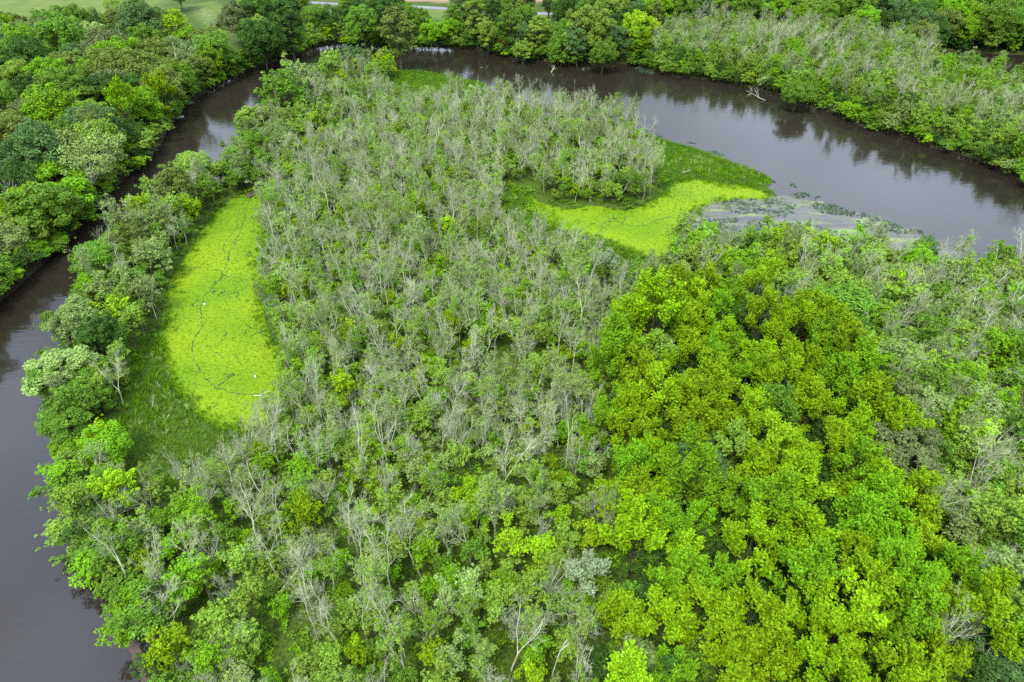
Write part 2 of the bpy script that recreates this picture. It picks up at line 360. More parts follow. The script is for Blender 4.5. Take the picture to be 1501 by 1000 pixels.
class MB:
    """Collects boxes and tubes and makes ONE mesh of them."""
    def __init__(s): s.v = []; s.f = []; s.n = 0
    def add(s, v, f):
        s.v.append(np.asarray(v, float)); s.f.append(np.asarray(f, int) + s.n); s.n += len(v)
    def box(s, c, size, rz=0, rx=0, ry=0):
        x, y, z = [k / 2 for k in size]
        v = np.array([[a, b, d] for a in (-x, x) for b in (-y, y) for d in (-z, z)])
        R = np.array(Euler((rx, ry, rz)).to_matrix())
        s.add(v @ R.T + np.array(c), [[0, 1, 3, 2], [4, 6, 7, 5], [0, 4, 5, 1], [2, 3, 7, 6], [0, 2, 6, 4], [1, 5, 7, 3]])
        return s
    def tube(s, pts, rad, sides=6, cap=True):
        v, f = tube(np.asarray(pts, float), np.asarray(rad, float), sides); s.add(v, f); return s
    def ball(s, c, r, seg=10, rings=6):
        v = []; f = []
        for i in range(rings + 1):
            t = PI * i / rings
            for j in range(seg):
                a = 2 * PI * j / seg
                v.append([c[0] + r[0] * math.sin(t) * math.cos(a), c[1] + r[1] * math.sin(t) * math.sin(a), c[2] + r[2] * math.cos(t)])
        for i in range(rings):
            for j in range(seg):
                f.append([i * seg + j, (i + 1) * seg + j, (i + 1) * seg + (j + 1) % seg, i * seg + (j + 1) % seg])
        s.add(v, f); return s
    def mesh(s, name, mat, smooth_=False):
        return mesh_np(name, np.vstack(s.v), np.vstack(s.f), [mat], smooth_=smooth_)
    def build(s, name, mat, parent=None, smooth_=False): return link(name, s.mesh(name, mat, smooth_), parent)

def tube(pts, rad, sides):
    n = len(pts); t = np.gradient(pts, axis=0); t /= np.linalg.norm(t, axis=1)[:, None] + 1e-9
    ref = np.where(np.abs(t[:, 2:3]) > .9, np.array([[1., 0, 0]]), np.array([[0, 0, 1.]]))
    u = np.cross(t, ref); u /= np.linalg.norm(u, axis=1)[:, None] + 1e-9; w = np.cross(t, u)
    a = np.arange(sides) * 2 * PI / sides
    v = pts[:, None, :] + rad[:, None, None] * (u[:, None, :] * np.cos(a)[None, :, None] + w[:, None, :] * np.sin(a)[None, :, None])
    i = np.arange(n - 1)[:, None] * sides; j = np.arange(sides)[None, :]; k = (j + 1) % sides
    f = np.stack([i + j, i + k, i + sides + k, i + sides + j], -1).reshape(-1, 4)
    return v.reshape(-1, 3), f

def limb(rs, p, d, length, n, wander=.25, up=.0):
    pts = [np.array(p, float)]; d = np.array(d, float); d /= np.linalg.norm(d)
    for _ in range(n):
        d = d + rs.normal(0, wander, 3) * .5 + np.array([0, 0, up]); d /= np.linalg.norm(d)
        pts.append(pts[-1] + d * length / n)
    return np.array(pts)

def perp(rs, d, ang):
    r = rs.normal(0, 1, 3); d = d / np.linalg.norm(d); r -= d * r.dot(d); r /= np.linalg.norm(r) + 1e-9
    return d * math.cos(ang) + r * math.sin(ang)

# ------------------------------------------------------------------ tree makers: each returns (trunk mesh builder, crown mesh data)
def bare(seed, H=13.0, forks=3, fork_at=.35, spread=.35, twig=1.0, lean=0.0):
    rs = np.random.RandomState(seed); tr = MB(); cr = MB()
    r0 = .075 + .006 * H
    base = limb(rs, (0, 0, -.3), (lean, 0, 1), H * fork_at + .3, 5, .12)
    tr.tube(base, np.linspace(r0, r0 * .75, 6), 6)
    top = base[-1]; d0 = base[-1] - base[-2]; d0 /= np.linalg.norm(d0)
    for k in range(forks):
        hl = H * (1 - fork_at) * rs.uniform(.75, 1.08)
        d = perp(rs, d0, spread * rs.uniform(.5, 1.25) if forks > 1 else .08)
        ld = limb(rs, top, d, hl, 8, .26, .05)
        rr = np.linspace(r0 * .66, .034, 9); tr.tube(ld, rr, 5)
        nb = int(rs.randint(7, 10))
        for q in range(nb):
            t = rs.uniform(.12, .97); i = min(int(t * 8), 7); p = ld[i] * (1 - (t * 8 - i)) + ld[i + 1] * (t * 8 - i)
            dd = perp(rs, ld[i + 1] - ld[i], rs.uniform(.5, 1.05)); bl = H * rs.uniform(.14, .26) * (1.15 - .55 * t)
            b = limb(rs, p, dd, bl, 4, .38, .12); cr.tube(b, np.linspace(max(.024, r0 * .32 * (1 - t * .6)), .015, 5), 4)
            for s in range(int(rs.randint(4, 7))):
                t2 = rs.uniform(.2, 1); i2 = min(int(t2 * 4), 3); p2 = b[i2] * (1 - (t2 * 4 - i2)) + b[i2 + 1] * (t2 * 4 - i2)
                d2 = perp(rs, b[i2 + 1] - b[i2], rs.uniform(.4, 1.0)); b2 = limb(rs, p2, d2, bl * rs.uniform(.3, .62), 2, .4, .14)
                cr.tube(b2, np.array([.017, .013, .009]), 3)
                for u in range(int(rs.randint(3, 6) * twig)):
                    t3 = rs.uniform(.15, 1); i3 = min(int(t3 * 2), 1); p3 = b2[i3] * (1 - (t3 * 2 - i3)) + b2[i3 + 1] * (t3 * 2 - i3)
                    d3 = perp(rs, b2[i3 + 1] - b2[i3], rs.uniform(.35, .9)) + np.array([0, 0, .25])
                    cr.tube(np.array([p3, p3 + d3 / np.linalg.norm(d3) * bl * rs.uniform(.18, .42)]), np.array([.0105, .006]), 3)
    return tr, cr

def leaves(rs, clumps, size, upbias=.45, shell=.68, droop=-.4, aspect=.62):
    """clumps: (centre, (rx, ry, rz), n, tone). Leaf faces through each clump's outer volume."""
    V = []; T = []
    for c, r, n, tone in clumps:
        n = int(n); z = rs.uniform(droop, 1, n); a = rs.uniform(0, 2 * PI, n); q = np.sqrt(np.maximum(0, 1 - z * z))
        d = np.stack([q * np.cos(a), q * np.sin(a), z], 1)
        pos = np.asarray(c) + d * np.asarray(r) * (shell + (1 - shell) * rs.rand(n, 1) ** .6) * rs.uniform(.85, 1.12, (n, 1))
        nor = d * .6 + np.array([0, 0, upbias]) + rs.normal(0, .38, (n, 3)); nor /= np.linalg.norm(nor, axis=1)[:, None]
        t = np.cross(nor, rs.normal(0, 1, (n, 3))); t /= np.linalg.norm(t, axis=1)[:, None] + 1e-9; b = np.cross(nor, t)
        s = size * rs.uniform(.65, 1.35, (n, 1))
        V.append(np.stack([pos - t * s, pos + b * s * aspect - nor * s * .12, pos + t * s, pos - b * s * aspect - nor * s * .12], 1).reshape(-1, 3))
        T.append(np.repeat(np.clip(tone + rs.normal(0, .18, n), 0, 1), 4))
    V = np.vstack(V); T = np.concatenate(T)
    return V, np.arange(len(V)).reshape(-1, 4), T

def round_tree(seed, R=6.0, H=15.0, nc=46, per=165, size=.27, crown_z=None, squash=.75, open_=0.0, white=False, cl=.30, spike=0):
    rs = np.random.RandomState(seed); tr = MB(); cz = crown_z or H - R * squash
    h0 = max(.5, cz - R * squash * .5)
    base = limb(rs, (0, 0, -.4), (rs.normal(0, .06), rs.normal(0, .06), 1), h0 + .4, 5, .1)
    r0 = .10 + .012 * H; tr.tube(base, np.linspace(r0, r0 * .7, 6), 7)
    cl_ = []; ga = 2.39996
    for i in range(nc):
        z = 1 - 1.72 * (i + .5) / nc; q = math.sqrt(max(0, 1 - z * z)); a = i * ga + rs.normal(0, .3)
        rad = R * rs.uniform(.62, .95) * (1 + .18 * math.sin(a * 2 + seed) + .12 * math.sin(3 * a + seed * 2))
        c = np.array([q * math.cos(a) * rad, q * math.sin(a) * rad, cz + z * rad * squash]) + rs.normal(0, .04 * R, 3)
        rr = R * cl * rs.uniform(.65, 1.3)
        tone = rs.uniform(.3, .7)
        if rs.rand() < open_: 
            if rs.rand() < .5: continue
        cl_.append((c, (rr, rr, rr * .8), per * (rr / (R * cl)) ** 1.6, tone))
        if i % 2 == 0 or white:
            m = base[-1] * .45 + c * .55 + rs.normal(0, .06 * R, 3) + np.array([0, 0, -.06 * R]); st = base[rs.randint(3, 6)]
            mb = [st, st * .5 + m * .5 + rs.normal(0, .04 * R, 3), m, c]
            tr.tube(mb, np.array([r0 * .42, r0 * .3, r0 * .2, .03]) * (1.0 if not white else 1.15), 4)
        for s in range(spike):
            dd = c - np.array([0, 0, cz - R * .4]); dd /= np.linalg.norm(dd); dd = dd + rs.normal(0, .3, 3) + np.array([0, 0, .4])
            cl_.append((c + dd * rr * .9, (rr * .45,) * 3, per * .25, min(1, tone + .15)))
    return tr, leaves(rs, cl_, size)

def flame_tree(seed, R=3.4, H=13.0, shoots=30, size=.23):
    """Upright shoots fanning out of one trunk, each a feathered plume."""
    rs = np.random.RandomState(seed); tr = MB(); cl_ = []
    h0 = H * .38; base = limb(rs, (0, 0, -.3), (rs.normal(0, .05), rs.normal(0, .05), 1), h0, 4, .1)
    r0 = .09 + .007 * H; tr.tube(base, np.linspace(r0, r0 * .7, 5), 6); top = base[-1]
    for i in range(shoots):
        t = (i + .5) / shoots; a = i * 2.39996 + rs.normal(0, .35); out = math.sqrt(t) * rs.uniform(.8, 1.2)
        end = np.array([math.cos(a) * R * out, math.sin(a) * R * out, H - (out ** 2) * H * .24 - rs.uniform(0, .30) * H])
        mid = top * .45 + end * .55 + np.array([0, 0, -.4]) + rs.normal(0, .15, 3)
        d = end - mid; d = d / np.linalg.norm(d) * .8 + np.array([0, 0, .35]) + rs.normal(0, .12, 3); d /= np.linalg.norm(d); tone = rs.uniform(.3, .65)
        cw = rs.uniform(.40, .56); n = rs.randint(5, 8)
        tr.tube([base[rs.randint(2, 5)], mid, end, end + d * cw * n * .5], [r0 * .35, r0 * .2, .03, .012], 4)
        for k in range(n):                                   # plume: broad at its foot, tapering to the tip, sprays reaching out and up
            c = end + d * (k - n * .5) * cw * .95; w = cw * (1.05 - .72 * k / n) * rs.uniform(.85, 1.15)
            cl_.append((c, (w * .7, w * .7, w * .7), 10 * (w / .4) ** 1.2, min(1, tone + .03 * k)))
            for s in range(7):
                sd_ = perp(rs, d, rs.uniform(.55, 1.1)) + np.array([0, 0, .4]); l_ = (w * .9 + .25) * rs.uniform(1.2, 2.3); tn = tone + rs.uniform(-.1, .2)
                for q, (f_, ww) in enumerate(((.45, .22), (.75, .16), (1.0, .08))):
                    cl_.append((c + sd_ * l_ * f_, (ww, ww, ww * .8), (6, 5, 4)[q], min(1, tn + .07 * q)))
    for i in range(7):                                       # lower inner foliage, crown's inner shade painted as a darker tone
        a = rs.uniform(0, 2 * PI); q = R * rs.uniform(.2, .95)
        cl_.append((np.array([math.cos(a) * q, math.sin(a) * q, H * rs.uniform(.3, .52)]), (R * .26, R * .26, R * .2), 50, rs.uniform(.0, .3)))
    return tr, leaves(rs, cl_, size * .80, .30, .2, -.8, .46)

def young_tree(seed, R=2.0, H=6.5, nc=20, per=85, size=.17, loose=.5):
    rs = np.random.RandomState(seed); tr = MB(); cl_ = []; ns = rs.randint(2, 5)
    ends = []
    for s in range(ns):
        d = np.array([rs.normal(0, .18), rs.normal(0, .18), 1]); st = limb(rs, (rs.normal(0, .15), rs.normal(0, .15), -.3), d, H * rs.uniform(.7, .95), 6, .2)
        tr.tube(st, np.linspace(.09, .02, 7), 4); ends.append(st)
    for i in range(nc):
        st = ends[rs.randint(ns)]; t = rs.uniform(.35, 1.02); p = st[min(6, int(t * 6))]
        a = rs.uniform(0, 2 * PI); q = R * rs.uniform(.15, 1) * (1.2 - .55 * t)
        c = np.array([p[0] + math.cos(a) * q, p[1] + math.sin(a) * q, H * (.22 + .75 * t) + rs.normal(0, .25)])
        tr.tube([p, c], [.03, .012], 3)
        w = rs.uniform(.35, .8) * (1 + .1 * R); tone = rs.uniform(.25, .75)
        cl_.append((c, (w * 1.15, w * 1.15, w * .7), per * w, tone))
        for s in range(3): cl_.append((c + rs.normal(0, w * .9, 3) * np.array([1, 1, .6]), (w * .4,) * 3, per * .13, min(1, tone + .1)))
    return tr, leaves(rs, cl_, size, .5, .3, -.6)

def tall_tree(seed, R=3.2, H=20.0, nc=50, per=120, size=.27):
    rs = np.random.RandomState(seed); tr = MB(); cl_ = []
    base = limb(rs, (0, 0, -.4), (rs.normal(0, .03), rs.normal(0, .03), 1), H * .93, 8, .06); r0 = .15 + .014 * H
    tr.tube(base, np.linspace(r0, .05, 9), 7)
    for i in range(nc):
        t = (i + .5) / nc; zz = H * (.28 + .70 * t); prof = math.sin(PI * min(1, .18 + .78 * t)) ** .7
        a = i * 2.39996 + rs.normal(0, .4); q = R * prof * rs.uniform(.45, 1.05)
        p = base[min(8, int(zz / H * 8))]; c = np.array([p[0] + math.cos(a) * q, p[1] + math.sin(a) * q, zz + rs.normal(0, .4)])
        tr.tube([p - np.array([0, 0, .6]), c], [.08, .02], 4); w = R * .32 * rs.uniform(.6, 1.25); tone = rs.uniform(.25, .75)
        cl_.append((c, (w * 1.1, w * 1.1, w * .85), per * (w / R / .32) ** 1.5, tone))
    return tr, leaves(rs, cl_, size)

def conifer(seed, R=2.6, H=12.0):
    rs = np.random.RandomState(seed); tr = MB(); cl_ = []
    tr.tube([(0, 0, -.3), (0, 0, H * .97)], [.2, .03], 6)
    for i in range(70):
        t = (i / 70); a = i * 2.39996; q = R * (1 - t) ** .8; zz = H * (.12 + .87 * t)
        tr.tube([(0, 0, zz), (math.cos(a) * q, math.sin(a) * q, zz - .25)], [.05, .015], 3)
        for k in (.4, .7, 1.0): cl_.append((np.array([math.cos(a) * q * k, math.sin(a) * q * k, zz - .2 * k]), (.42, .42, .16), 34, rs.uniform(.3, .7)))
    return tr, leaves(rs, cl_, .13)

# ------------------------------------------------------------------ prototypes
PROTO = {}   # kind -> list of dict(trunk mesh, crown mesh, H, R, joined mesh)
def add_proto(kind, trc, H, R, bark=BARK, leafy=True, leafmat=LEAF, extra=None):
    tr, cr = trc
    tv, tf = np.vstack(tr.v), np.vstack(tr.f)
    tm = mesh_np(kind + '_trunk', tv, tf, [bark], smooth_=True)
    if leafy:
        cv, cf, tone = cr
        cm = mesh_np(kind + '_crown', cv, cf, [leafmat], tone)
        jv = np.vstack([tv, cv]); jf = np.vstack([tf, cf + len(tv)]); jt = np.concatenate([np.zeros(len(tv)), tone]); mi = np.r_[np.zeros(len(tf), int), np.ones(len(cf), int)]
        jm = mesh_np(kind + '_joined', jv, jf, [bark, leafmat], jt, mi)
    else:
        cv, cf = np.vstack(cr.v), np.vstack(cr.f)
        fol = None
        if extra is not None:
            fv, ff, ft = extra; fol = mesh_np(kind + '_leaves', fv, ff, [LEAF], ft)
        cm = mesh_np(kind + '_crown', cv, cf, [bark])
        jv = np.vstack([tv, cv]); jf = np.vstack([tf, cf + len(tv)]); jt = np.zeros(len(jv)); mi = np.zeros(len(jf), int); ms = [bark, LEAF]
        if extra is not None:
            jf = np.vstack([jf, ff + len(jv)]); jv = np.vstack([jv, fv]); jt = np.r_[jt, ft]; mi = np.r_[mi, np.ones(len(ff), int)]
        jm = mesh_np(kind + '_joined', jv, jf, ms, jt, mi)
        PROTO.setdefault(kind, []).append(dict(trunk=tm, crown=cm, fol=fol, joined=jm, H=H, R=R)); return
    PROTO.setdefault(kind, []).append(dict(trunk=tm, crown=cm, fol=None, joined=jm, H=H, R=R))

for i in range(11):
    H = [12, 13, 11, 14, 12.5, 10, 13, 12, 15, 11, 13.5][i]; fk = [3, 2, 4, 2, 3, 4, 1, 3, 2, 5, 3][i]
    add_proto('bare', bare(100 + i, H, fk, [.32, .45, .22, .5, .28, .15, .05, .38, .42, .2, .3][i], [.35, .3, .45, .25, .42, .55, .1, .4, .3, .5, .34][i]), H, 2.4, PALE, False)
for i in range(4):                                            # some branches still carry thin leaf
    tr, cr = bare(140 + i, 12.5, [3, 2, 4, 3][i], [.3, .42, .25, .35][i], .38)
    rs = np.random.RandomState(150 + i); vv = np.vstack(cr.v); pick = vv[rs.randint(0, len(vv), 120)]
    ex = leaves(rs, [(p, (.5, .5, .4), 15, rs.uniform(.4, .8)) for p in pick], .13, .4, .1, -1)
    add_proto('thin', (tr, cr), 12.5, 2.4, PALE, False, extra=ex)
for i in range(4):                                            # tall slim leaning snags
    add_proto('tallbare', bare(170 + i, 17, [1, 2, 2, 3][i], [.1, .55, .45, .5][i], [.1, .2, .25, .28][i], lean=.12), 17, 2.2, PALE, False)
for i in range(9):
    H = [6.5, 7.5, 5.5, 8.5, 6, 7, 5, 8, 6.2][i]; R = [2.1, 2.3, 2.2, 2.5, 1.8, 2.0, 1.9, 2.2, 2.6][i]
    add_proto('young', young_tree(200 + i, R, H, 20 + i % 4 * 3), H, R)
for i in range(7):
    H = [13, 12, 14, 12.5, 13.5, 11.5, 14.5][i]; R = [3.0, 2.8, 3.3, 2.6, 3.2, 2.9, 3.5][i]
    add_proto('flame', flame_tree(300 + i, R, H, 10 + i), H, R)
for i in range(6):
    add_proto('round', round_tree(400 + i, 6, [14, 15, 13, 15, 14, 16][i], 62 + 5 * i, 150, .26, squash=[.85, .95, .8, 1.0, .9, 1.1][i], cl=[.23, .26, .21, .25, .20, .24][i]), [14, 15, 13, 15, 14, 16][i], 6)
for i in range(3):
    add_proto('airy', round_tree(430 + i, 5.5, 13, 46, 105, .24, squash=.8, open_=.45, white=True, cl=.25), 13, 5.5, WHITE)
for i in range(4):
    add_proto('tall', tall_tree(450 + i, [3.4, 3.0, 4.0, 3.6][i], [20, 19, 21, 18][i]), [20, 19, 21, 18][i], [3.4, 3.0, 4.0, 3.6][i])
for i in range(4):                                            # mid-size, feathery
    add_proto('mid', round_tree(470 + i, 3.2, [8.5, 9.5, 8, 10][i], 44, 105, .19, squash=1.25, open_=.12, cl=.27, spike=2), [8.5, 9.5, 8, 10][i], 3.2)
add_proto('cedar', conifer(490), 12, 2.6)

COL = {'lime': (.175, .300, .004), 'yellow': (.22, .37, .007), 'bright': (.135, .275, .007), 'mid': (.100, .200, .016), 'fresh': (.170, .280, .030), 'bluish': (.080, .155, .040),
       'deep': (.042, .098, .012), 'olive': (.125, .180, .028), 'palegreen': (.215, .31, .075), 'silver': (.22, .29, .15), 'dusky': (.120, .16, .050), 'rusty': (.26, .09, .022), 'sage': (.175, .255, .065)}
WORDC = {'lime': 'lime green', 'yellow': 'yellow green', 'bright': 'bright green', 'mid': 'mid green', 'fresh': 'light green', 'bluish': 'bluish green', 'deep': 'deep green', 'olive': 'olive green',
         'palegreen': 'pale green', 'silver': 'silvery green', 'dusky': 'dusky green', 'rusty': 'rusty brown', 'sage': 'sage green'}

# ------------------------------------------------------------------ planting lists: dict(kind, x, y, s, rz, tilt, col)
P = []
rng = random.Random(11); nrs = np.random.RandomState(12)
def put(kind, x, y, s, col='mid', tilt=(0, 0), hero=False, sz=None, v=None):
    if not hero and not open_view(x, y, kind, s): return
    pr = PROTO[kind]; v = rng.randrange(len(pr)) if v is None else v % len(pr)
    P.append(dict(kind=kind, v=v, x=float(x), y=float(y), s=s, sz=sz or s * (rng.uniform(1.05, 1.35) if kind in ('bare', 'thin') else rng.uniform(.92, 1.1)), rz=rng.uniform(0, 2 * PI), tilt=tilt, col=col, hero=hero))

def hero(kind, px, py, rpx, col, v=None, sz=1.0, tilt=(0, 0)):
    """A tree whose crown centre and half width were read off the photograph."""
    pr = PROTO[kind][v or 0]; k = pr['H'] / pr['R']; z = 8.0
    for _ in range(4):
        x, y = at(px, py, z); sl = proj(x, y, z)[2]; R = rpx * float(sl) / FPX; z = (.72 if kind != 'tall' else .62) * R * k * sz
    for _ in range(14):                                       # a crown may hang over the water, its foot stands on the bank
        q = lambda a, b: float(sdf(RIVER, np.array([a]), np.array([b]))[0])
        c = q(x, y)
        if c > 1.0: break
        gx_, gy_ = q(x + .4, y) - q(x - .4, y), q(x, y + .4) - q(x, y - .4); m_ = math.hypot(gx_, gy_) + 1e-6
        x += gx_ / m_ * .8; y += gy_ / m_ * .8
    put(kind, x, y, R / pr['R'], col, tilt, True, R / pr['R'] * sz, v)
    return x, y

HEROES = [
 # outer (far) bank, upper left
 ('round', 28, 62, 30, 'bright'), ('round', 88, 52, 34, 'mid', 1), ('round', 108, 27, 15, 'mid'), ('cedar', 145, 36, 12, 'bluish'), ('round', 133, 55, 27, 'palegreen', 2), ('round', 30, 52, 20, 'sage', 3),
 ('round', 60, 78, 22, 'bluish', 4), ('round', 207, 32, 32, 'bluish', 5), ('airy', 172, 14, 16, 'fresh'), ('tall', 262, 52, 20, 'yellow', 2), ('round', 168, 84, 34, 'bright', 3), ('round', 182, 55, 22, 'deep', 1),
 ('round', 208, 62, 22, 'bluish'), ('round', 245, 80, 20, 'mid', 2), ('bare', 242, 78, 11, 'mid', 9), ('round', 204, 102, 33, 'olive', 5), ('round', 236, 128, 34, 'olive'), ('flame', 178, 152, 22, 'lime', 2), ('round', 100, 100, 30, 'olive', 4),
 ('round', 72, 118, 26, 'fresh', 1), ('round', 98, 142, 38, 'mid', 5), ('round', 55, 165, 30, 'dusky', 3), ('thin', 146, 178, 20, 'olive', 0), ('airy', 198, 215, 34, 'palegreen', 1), ('airy', 88, 225, 38, 'palegreen', 0),
 ('round', 72, 262, 42, 'bright', 2), ('round', 88, 300, 48, 'mid', 4), ('airy', 12, 195, 28, 'palegreen', 2), ('airy', 18, 255, 28, 'sage', 0), ('airy', 8, 350, 30, 'palegreen', 1), ('round', 24, 395, 26, 'mid', 0),
 ('flame', 285, 128, 18, 'lime', 1), ('mid', 310, 112, 18, 'mid', 1), ('round', 355, 85, 24, 'mid', 2), ('round', 412, 52, 30, 'deep', 3), ('round', 385, 22, 26, 'deep', 0), ('round', 375, 50, 20, 'bluish', 5),
 ('mid', 330, 88, 17, 'bright', 3), ('mid', 262, 152, 14, 'bluish', 0), ('thin', 300, 85, 16, 'sage', 1), ('round', 12, 118, 30, 'bright', 1), ('round', 0, 85, 26, 'fresh'), ('round', 18, 150, 30, 'deep', 2), ('round', 125, 118, 20, 'mid', 1),
 ('bare', 305, 32, 9, 'dusky', 5), ('mid', 318, 40, 9, 'sage', 2), ('mid', 343, 33, 8, 'fresh', 1),
 # far bank along the top
 ('tall', 450, 38, 20, 'deep', 1), ('mid', 478, 45, 10, 'yellow', 0), ('round', 517, 35, 28, 'mid', 4), ('tall', 560, 30, 20, 'deep', 0), ('tall', 585, 38, 24, 'olive', 2), ('mid', 541, 60, 9, 'bright', 2), ('round', 620, 50, 18, 'bright', 1),
 ('round', 646, 48, 18, 'bright', 2), ('tall', 665, 32, 14, 'mid', 3), ('tall', 694, 30, 16, 'fresh', 1), ('mid', 690, 52, 15, 'fresh', 1), ('tall', 718, 25, 12, 'deep', 0), ('mid', 724, 66, 10, 'rusty', 2), ('mid', 741, 64, 9, 'bluish', 3),
 ('tall', 747, 38, 19, 'mid', 2), ('tall', 781, 52, 15, 'fresh', 0), ('mid', 762, 80, 11, 'fresh', 1), ('mid', 812, 72, 17, 'mid', 0), ('round', 842, 58, 24, 'bluish', 4), ('round', 870, 35, 30, 'fresh', 5), ('tall', 846, 82, 10, 'fresh', 1),
 ('round', 902, 55, 22, 'bluish', 1), ('round', 935, 40, 26, 'yellow', 2), ('tall', 938, 62, 15, 'bright', 3), ('round', 895, 82, 20, 'mid', 3), ('round', 865, 78, 16, 'bluish', 2), ('round', 965, 14, 24, 'bright', 0), ('round', 900, 12, 26, 'fresh', 3),
 # maples' dark neighbours and the odd big crowns on the island
 ('round', 962, 510, 38, 'sage', 2), ('round', 1020, 572, 38, 'fresh', 4), ('round', 1030, 688, 52, 'bluish', 5), ('round', 1328, 662, 62, 'dusky', 4), ('round', 1232, 445, 45, 'mid', 1), ('round', 1180, 425, 30, 'sage', 0),
 ('round', 1120, 475, 20, 'bluish', 3), ('flame', 862, 845, 30, 'silver', 2), ('flame', 745, 912, 18, 'silver', 1), ('round', 1445, 915, 44, 'sage', 0), ('round', 1468, 975, 40, 'bluish', 3), ('round', 940, 985, 46, 'sage', 5),
 ('round', 1415, 615, 26, 'palegreen', 2), ('mid', 1300, 640, 18, 'fresh', 1), ('round', 1035, 470, 10, 'olive', 2), ('flame', 893, 385, 15, 'silver', 4), ('mid', 1175, 455, 20, 'silver', 0),
 ('flame', 960, 450, 38, 'lime', 5), ('flame', 1240, 505, 34, 'lime', 6), ('flame', 1320, 620, 32, 'lime', 4), ('mid', 1020, 380, 26, 'fresh', 2), ('mid', 1170, 370, 24, 'fresh', 0), ('mid', 1280, 390, 22, 'fresh', 1),
 ('mid', 1345, 385, 22, 'bright', 3), ('mid', 1360, 360, 18, 'bluish', 2), ('mid', 1448, 410, 18, 'lime', 1), ('mid', 1340, 375, 16, 'lime', 0),
 # left shore of the island
 ('round', 62, 545, 46, 'palegreen', 2), ('round', 92, 418, 24, 'bright', 0), ('round', 165, 355, 28, 'bright', 2), ('round', 96, 468, 36, 'sage', 5), ('round', 285, 240, 28, 'fresh', 1), ('round', 365, 172, 26, 'fresh', 4), ('round', 375, 200, 22, 'mid', 2),
 ('mid', 415, 130, 26, 'mid', 1), ('mid', 405, 108, 16, 'fresh', 2), ('mid', 486, 93, 17, 'fresh', 3), ('mid', 520, 82, 17, 'bluish', 0), ('mid', 562, 88, 15, 'yellow', 2), ('mid', 145, 490, 28, 'deep', 3), ('round', 125, 560, 30, 'mid', 4),
 ('round', 88, 620, 34, 'mid', 3), ('round', 150, 650, 36, 'bright', 1), ('round', 60, 668, 24, 'bright', 2), ('round', 120, 740, 34, 'yellow', 0), ('round', 118, 780, 28, 'fresh', 5), ('mid', 172, 805, 30, 'mid', 1), ('mid', 155, 845, 24, 'fresh', 2),
 ('mid', 205, 785, 26, 'sage', 0), ('mid', 185, 350, 22, 'olive', 1), ('mid', 255, 270, 24, 'olive', 3), ('mid', 232, 318, 22, 'sage', 0), ('mid', 430, 115, 22, 'sage', 1), ('round', 158, 690, 26, 'palegreen', 2),
 ('bare', 175, 730, 15, 'mid', 2), ('bare', 213, 728, 16, 'mid', 9), ('bare', 160, 545, 18, 'mid', 4), ('bare', 225, 880, 23, 'mid', 9), ('bare', 330, 978, 18, 'mid', 2), ('bare', 225, 985, 16, 'mid', 5),
 ('bare', 345, 945, 18, 'mid', 4), ('bare', 300, 850, 18, 'mid', 0), ('bare', 435, 118, 14, 'mid', 2), ('bare', 205, 830, 15, 'mid', 5), ('thin', 100, 745, 16, 'sage', 1), ('thin', 180, 310, 20, 'palegreen', 2),
 ('round', 112, 288, 42, 'bright', 2), ('round', 62, 385, 34, 'mid', 1), ('airy', 140, 240, 36, 'palegreen', 2), ('round', 40, 300, 40, 'lime', 3), ('round', 30, 340, 30, 'fresh', 4),
 ('round', 1135, 138, 22, 'mid', 3), ('round', 1160, 125, 15, 'bright', 0),
]
for h in HEROES:
    hero(h[0], h[1], h[2], h[3], h[4], h[5] if len(h) > 5 else 0, .68 if h[0] == 'tall' else .8 if h[0] == 'round' and h[2] > 60 and h[3] > 20 else 1.0)
hx = np.array([[p['x'], p['y'], p['s'] * PROTO[p['kind']][0]['R']] for p in P if p['kind'] not in ('bare', 'thin')])

def clear_of_heroes(x, y, k=.8):
    ok = np.ones(len(x), bool)
    for a, b, r in hx: ok &= (x - a) ** 2 + (y - b) ** 2 > (r * k) ** 2
    return ok

def darts(x, y, gap):
    """Greedy thinning to a least distance."""
    cell = {}; keep = []
    for i in range(len(x)):
        cx, cy_ = int(x[i] // gap), int(y[i] // gap); ok = True
        for a in (-1, 0, 1):
            for b in (-1, 0, 1):
                for j in cell.get((cx + a, cy_ + b), ()):
                    if (x[i] - x[j]) ** 2 + (y[i] - y[j]) ** 2 < gap * gap: ok = False; break
                if not ok: break
            if not ok: break
        if ok: cell.setdefault((cx, cy_), []).append(i); keep.append(i)
    return np.array(keep, int)

def sample(x0, x1, y0, y1, gap, over=3.0):
    n = int((x1 - x0) * (y1 - y0) / (gap * gap) * over)
    x = nrs.uniform(x0, x1, n); y = nrs.uniform(y0, y1, n); k = darts(x, y, gap)
    return x[k], y[k]

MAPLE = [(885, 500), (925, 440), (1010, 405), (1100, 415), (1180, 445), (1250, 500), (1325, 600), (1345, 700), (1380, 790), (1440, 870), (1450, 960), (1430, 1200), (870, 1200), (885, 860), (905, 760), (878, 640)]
RIGHT = [(930, 440), (950, 340), (1100, 300), (1250, 300), (1350, 320), (1501, 370), (1750, 430), (2100, 1300), (1430, 1300), (1450, 880), (1380, 790), (1340, 650), (1260, 500), (1180, 430), (1100, 400), (1000, 400)]
LEFT = [(0, 740), (0, 430), (110, 330), (240, 215), (330, 140), (420, 70), (480, 40), (600, 60), (592, 130), (530, 150), (450, 190), (405, 240), (350, 285), (300, 320), (262, 370), (245, 430), (222, 500), (190, 580), (175, 700)]
BOTL = [(0, 690), (180, 690), (205, 745), (330, 715), (390, 840), (330, 1000), (330, 1300), (100, 1300), (0, 800)]
